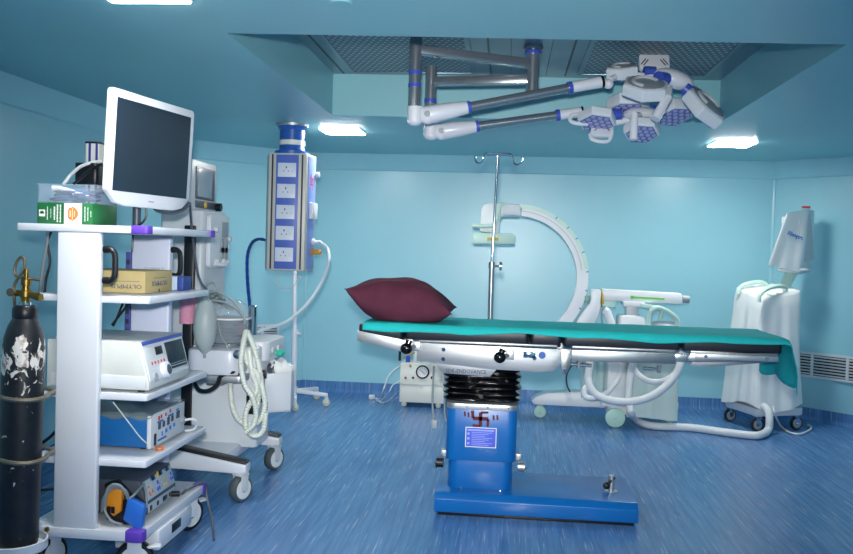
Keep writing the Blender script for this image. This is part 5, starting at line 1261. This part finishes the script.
def drape(foot, zt, zb, flare, folds, amp, seed=1, n=120, rows=26, topz=None, lower=.10):
    """skirt over a plan polygon (list of xy), falling from zt to zb with folds; closed on top"""
    rnd = random.Random(seed); P = [V((x, y, 0)) for x, y in foot]; L = [(P[(i+1) % len(P)]-P[i]).length for i in range(len(P))]; tot = sum(L)
    cen = sum(P, V())/len(P); ring = []
    for k in range(n):
        s = tot*k/n; i = 0
        while s > L[i]: s -= L[i]; i += 1
        p = P[i]+(P[(i+1) % len(P)]-P[i])*(s/L[i]); ring.append(p)
    sm = [(ring[k-2]+ring[k-1]+ring[k]+ring[(k+1) % n]+ring[(k+2) % n])/5 for k in range(n)]
    ph = [rnd.uniform(0, 6.28) for _ in range(5)]
    vs = []; fs = []
    for r in range(rows+1):
        t = r/rows
        for k in range(n):
            d = (sm[k]-cen).normalized(); a = 2*PI*k/n
            f = amp*(math.sin(folds*a+ph[0])+.6*math.sin(folds*1.7*a+ph[1]+t*1.4)+.4*math.sin(folds*3*a+ph[2])) * min(1, t*2.5)**.8
            bulge = flare*t**1.3
            z = zt-(zt-zb)*t + (.03*math.sin(3*a+ph[3])*t*t)*(lower/.1)
            if t < .06: z = zt - (zt-zb)*t
            vs.append(sm[k]+d*(f+bulge-.012*(1-min(1, t*12)))+V((0, 0, z)))
    for r in range(rows):
        for k in range(n): fs.append((r*n+k, r*n+(k+1) % n, (r+1)*n+(k+1) % n, (r+1)*n+k))
    o = len(vs)
    for q in (.66, .33):
        for k in range(n): vs.append(cen+(sm[k]-cen)*q+V((0, 0, zt+.012*(1-q)+.006*math.sin(k*.5))))
    vs.append(cen+V((0, 0, zt+.012)))
    for k in range(n):
        k2 = (k+1) % n; fs.append((k, o+k, o+k2, k2)[::-1]); fs.append((o+k, o+n+k, o+n+k2, o+k2)[::-1]); fs.append((o+n+k, len(vs)-1, o+n+k2)[::-1])
    b = B(); b.add(vs, fs); return b
za = at(640, 336, YC).z
b = drape([(bx0-.01, YC-.03), (bx0+.10, YC-.05), (bx0+.16, YC-.03), (bx0+.16, YC+.46), (bx0-.01, YC+.46)], za, at(612, 404, YC-.05).z, .012, 7, .007, 2)
cv1 = obj('polythene_cover', b, COVER, ca, label='white cloth cover over the left of the body', angle=180)
b = drape([(bx0+.17, YC-.08), (bx1+.0, YC-.06), (bx1+.005, YC+.47), (bx0+.17, YC+.47)], za-.01, at(660, 421, YC-.08).z+.015, .02, 6, .008, 4, lower=.03)
cv2 = obj('polythene_cover', b, mat('milky_polythene', (206, 226, 220), .3, var=.05, scale=5, bump=.15, bscale=9, alpha=.86), ca, label='milky polythene cover over the right of the body', angle=180)
b = drape([(at(582, 375, YC).x, YC-.02), (at(604, 375, YC).x, YC-.04), (at(606, 375, YC).x, YC+.12), (at(584, 375, YC).x, YC+.12)], at(592, 345, YC).z, at(592, 394, YC).z, .0, 8, .008, 8, n=60)
obj('polythene_bag', b, SHEER, ca, label='crumpled clear plastic bag', angle=180)
# corrugated cables of the C-arm
b = B(); b.ribbed([at(590, 362, YC-.12), at(588, 378, YC-.20), at(592, 390, YC-.24), at(603, 398, YC-.26), at(622, 401.5, YC-.28), at(640, 400, YC-.30), at(655, 394, YC-.30), at(668, 384, YC-.28), at(677, 372, YC-.25), at(682, 360, YC-.2)], .030, 12, .02, .93); obj('cable_conduit', b, WHOSE, ca)
b = B(); b.ribbed([at(634, 368, YC-.12), at(640, 376, YC-.16), at(650, 381, YC-.17), at(662, 381, YC-.17), at(672, 376, YC-.18), at(680, 366, YC-.18)], .022, 12, .02, .93); obj('cable_conduit', b, WHOSE, ca)
b = B(); b.ribbed([at(622, 363, YC-.1), at(619, 377, YC-.12), at(613, 386, YC-.14), at(605, 394, YC-.15), at(594, 398, YC-.14), at(586, 397, YC-.12), at(584, 390, YC-.1), at(588, 385, YC-.08)], .022, 12, .02, .93); obj('cable_conduit', b, WHOSE, ca)
fl_ = [at(635, 358, YC-.12), at(631, 372, YC-.13), at(629, 390, YC-.14), at(629, 402, YC-.15), at(631, 412, YC-.17), atz(637, 420, .05), atz(646, 424.5, .033), atz(660, 426.5, .033), atz(690, 427.5, .033), atz(720, 431.5, .033), atz(748, 435, .033), atz(760, 435, .034), atz(768, 430, .04), at(769.5, 420, 7.0), at(768, 411, 7.03), at(763, 405.5, 7.08)]
b = B(); b.ribbed(fl_, .031, 12, .02, .93)
obj('floor_cable', b, WHOSE, None, 'thick white ribbed cable on the floor from the C-arm to the covered cart', 'cable')

# ------------------------------------------------------------------ covered monitor cart
mc = thing('monitor_cart', 'monitor cart wrapped in white dust covers, in the right back corner', 'monitor cart', (2.18, 7.42, 0))
YM = 7.12
K0 = V((at(760, 350, 7.12).x, 7.12, 0)); K1 = V((at(800, 350, 7.27).x, 7.27, 0)); K2 = V((at(732, 350, 7.50).x, 7.50, 0)); K3 = K1+K2-K0
cen = (K0+K1+K2+K3)/4
ztc = at(760, 299, 7.12).z; zbc = at(765, 412, 7.1).z
b = B(); q = [K0, K1, K3, K2]
b.prism([((p.x-cen.x)*.94+cen.x, (p.y-cen.y)*.94+cen.y) for p in q], ztc-.03-.19, Matrix.Translation((0, 0, .19)), .01); obj('cabinet', b, WHITE2, mc)
b = B(); b.prism([((p.x-cen.x)*1.16+cen.x, (p.y-cen.y)*1.16+cen.y) for p in q], .07, Matrix.Translation((0, 0, .122)), .015); obj('base', b, WHITE, mc)
b = drape([(p.x, p.y) for p in q], ztc, .195, .062, 5, .010, 11, n=160, rows=36)
dv = (cen-K0).normalized()
for v in b.v:
    hfr = max(0, min(1, (v.z-.5)/(ztc-.5))); v.z += .26*max(-.05, min(.42, (v-K0).dot(V((dv.x, dv.y, 0)))))*hfr
obj('dust_cover', b, COVER, mc, label='white cloth dust cover over the cart body', angle=180)
for p in q:
    r = (p-cen)*.98+cen; caster(mc, r.x, r.y, .125, .055, .03, 20, wm=GREY, tm=BLACK, fork=CHROME)
def hoop(pts): b = B(); b.tube(pts, .017, 10); obj('push_handle', b, PALEGREEN, mc)
hoop([at(738, 294, 7.42), at(741, 287, 7.42), at(747, 284, 7.42), at(757, 282, 7.42), at(765, 283.5, 7.42), at(768, 289, 7.42)])
hoop([at(759, 302, 7.08), at(760, 295, 7.08), at(765, 290, 7.10), at(773, 287, 7.16), at(781, 286, 7.22), at(785.5, 289, 7.26), at(786, 297, 7.27)])
b = B(); g_ = at(771, 290.5, 7.25); b.rr(g_.x-.06, g_.x+.05, 7.2, 7.3, ztc+.012, ztc+.035, .02); obj('green_switch', b, mat('green_switch_plastic', (60, 150, 96), .4), mc)
b = B(); a0_, a1_ = at(782, 290, 7.40), at(792, 272, 7.44); b.box(frame((a0_+a1_)/2, a1_-a0_, (1, 0, 0)), .085, .05, (a1_-a0_).length+.06, .01); obj('monitor_arm', b, PALEGREEN, mc)
# draped monitor
un = V((.80, .60, 0)).normalized(); Yv = 7.30
def vp(px, py, y): return at(px, py, y)
T = [vp(786, 213, 7.26), vp(808.5, 209, 7.42), vp(815, 211, 7.62), vp(797, 214, 7.62)]
Bt = [vp(767.5, 265, 7.20), vp(803.5, 273, 7.40), vp(812, 271, 7.66), vp(789, 268, 7.66)]
b = B(); n = 96; rows = 22; vs = []; fs = []; rnd = random.Random(4)
def quad(Q, k):
    s = 4*k/n; i = int(s) % 4; f = s-int(s); return Q[i]+(Q[(i+1) % 4]-Q[i])*f
for r in range(rows+1):
    t = r/rows
    c = sum(T, V())/4*(1-t)+sum(Bt, V())/4*t
    for k in range(n):
        p = quad(T, k)*(1-t)+quad(Bt, k)*t
        s = 4*k/n; corner = min(abs(s-round(s)), 1)
        d = V((p.x-c.x, p.y-c.y, 0)); 
        sag = .010*math.sin(s*7+t*3)*t + .007*math.sin(s*15+1)*t*t - .012*math.sin(PI*t)*(1-abs(2*(s % 1)-1))*0
        vs.append(p+d.normalized()*sag - d*.05*(math.exp(-corner*20)))
for r in range(rows):
    for k in range(n): fs.append((r*n+k, r*n+(k+1) % n, (r+1)*n+(k+1) % n, (r+1)*n+k))
fs.append(list(range(n))[::-1]); b.add(vs, fs)
dm = obj('monitor_cover', b, COVER, mc, label='white cloth cover over the raised monitor', angle=50)
b = B(); cT = sum(T, V())/4; cB = sum(Bt, V())/4
b.box(facing((cT+cB)/2+V((0, 0, .02)), T[1]-T[0], (0, 0, 1)), .20, .40, .16, .02); obj('monitor_body', b, LGREY, mc)
b = B(); b.ball(cB+V((0, 0, -.005)), .13, .12, .035); obj('tilt_joint', b, WHITE2, mc)
b = B(); q_ = at(806, 207.5, 7.44); b.bb(q_.x-.03, q_.x+.03, 7.42, 7.46, q_.z-.006, q_.z+.012, .003); obj('red_knob', b, RED, mc)
fx = (T[1]-T[0]).normalized(); fx2 = (Bt[1]-Bt[0]).normalized(); fx = (fx+fx2).normalized()
tl_, tr_ = T[0]*.62+Bt[0]*.38, T[1]*.62+Bt[1]*.38
pc_ = tl_*.42+tr_*.58; up_ = (T[0]+T[1]-Bt[0]-Bt[1]).normalized(); Mq = facing(pc_, V((tr_-tl_)), up_)
text('Allengers', .050, BLUEINK, dm, Mq @ Matrix.Translation((-.01, -.02, .012)) @ Matrix.Rotation(math.radians(-14), 4, 'Z'), off=.0012)
b = B(); b.tube([at(773, 406, 7.05), at(775, 415, 7.02), atz(781, 426, .02), atz(790, 432.5, .012), atz(800, 434, .012), atz(809, 430.5, .012), atz(811, 427, .012), atz(808, 425, .012)], .0085); obj('power_cable', b, WHITE2, mc)
# ------------------------------------------------------------------ light and exposure
W = bpy.data.worlds.new('world'); SC.world = W; W.use_nodes = True
W.node_tree.nodes['Background'].inputs['Color'].default_value = (.7, .8, .9, 1)
W.node_tree.nodes['Background'].inputs['Strength'].default_value = .05
fl = bpy.data.lights.new('camera_flash', 'SPOT'); fl.shadow_soft_size = .05; fl.spot_size = math.radians(66); fl.spot_blend = 1; fl.energy = 700; fl.color = (1, .98, .95)
fo = bpy.data.objects.new('camera_flash', fl); C.objects.link(fo)
fo.location = EYE + V((-.02, -.02, .16)); fo.rotation_euler = cam.matrix_world.to_euler()
SC.view_settings.view_transform = 'Standard'; SC.view_settings.look = 'None'
SC.view_settings.gamma = 1; SC.view_settings.use_curve_mapping = False
SC.view_settings.exposure = 0
SC.cycles.use_denoising = True
SC.cycles.max_bounces = 10
SC.cycles.diffuse_bounces = 6
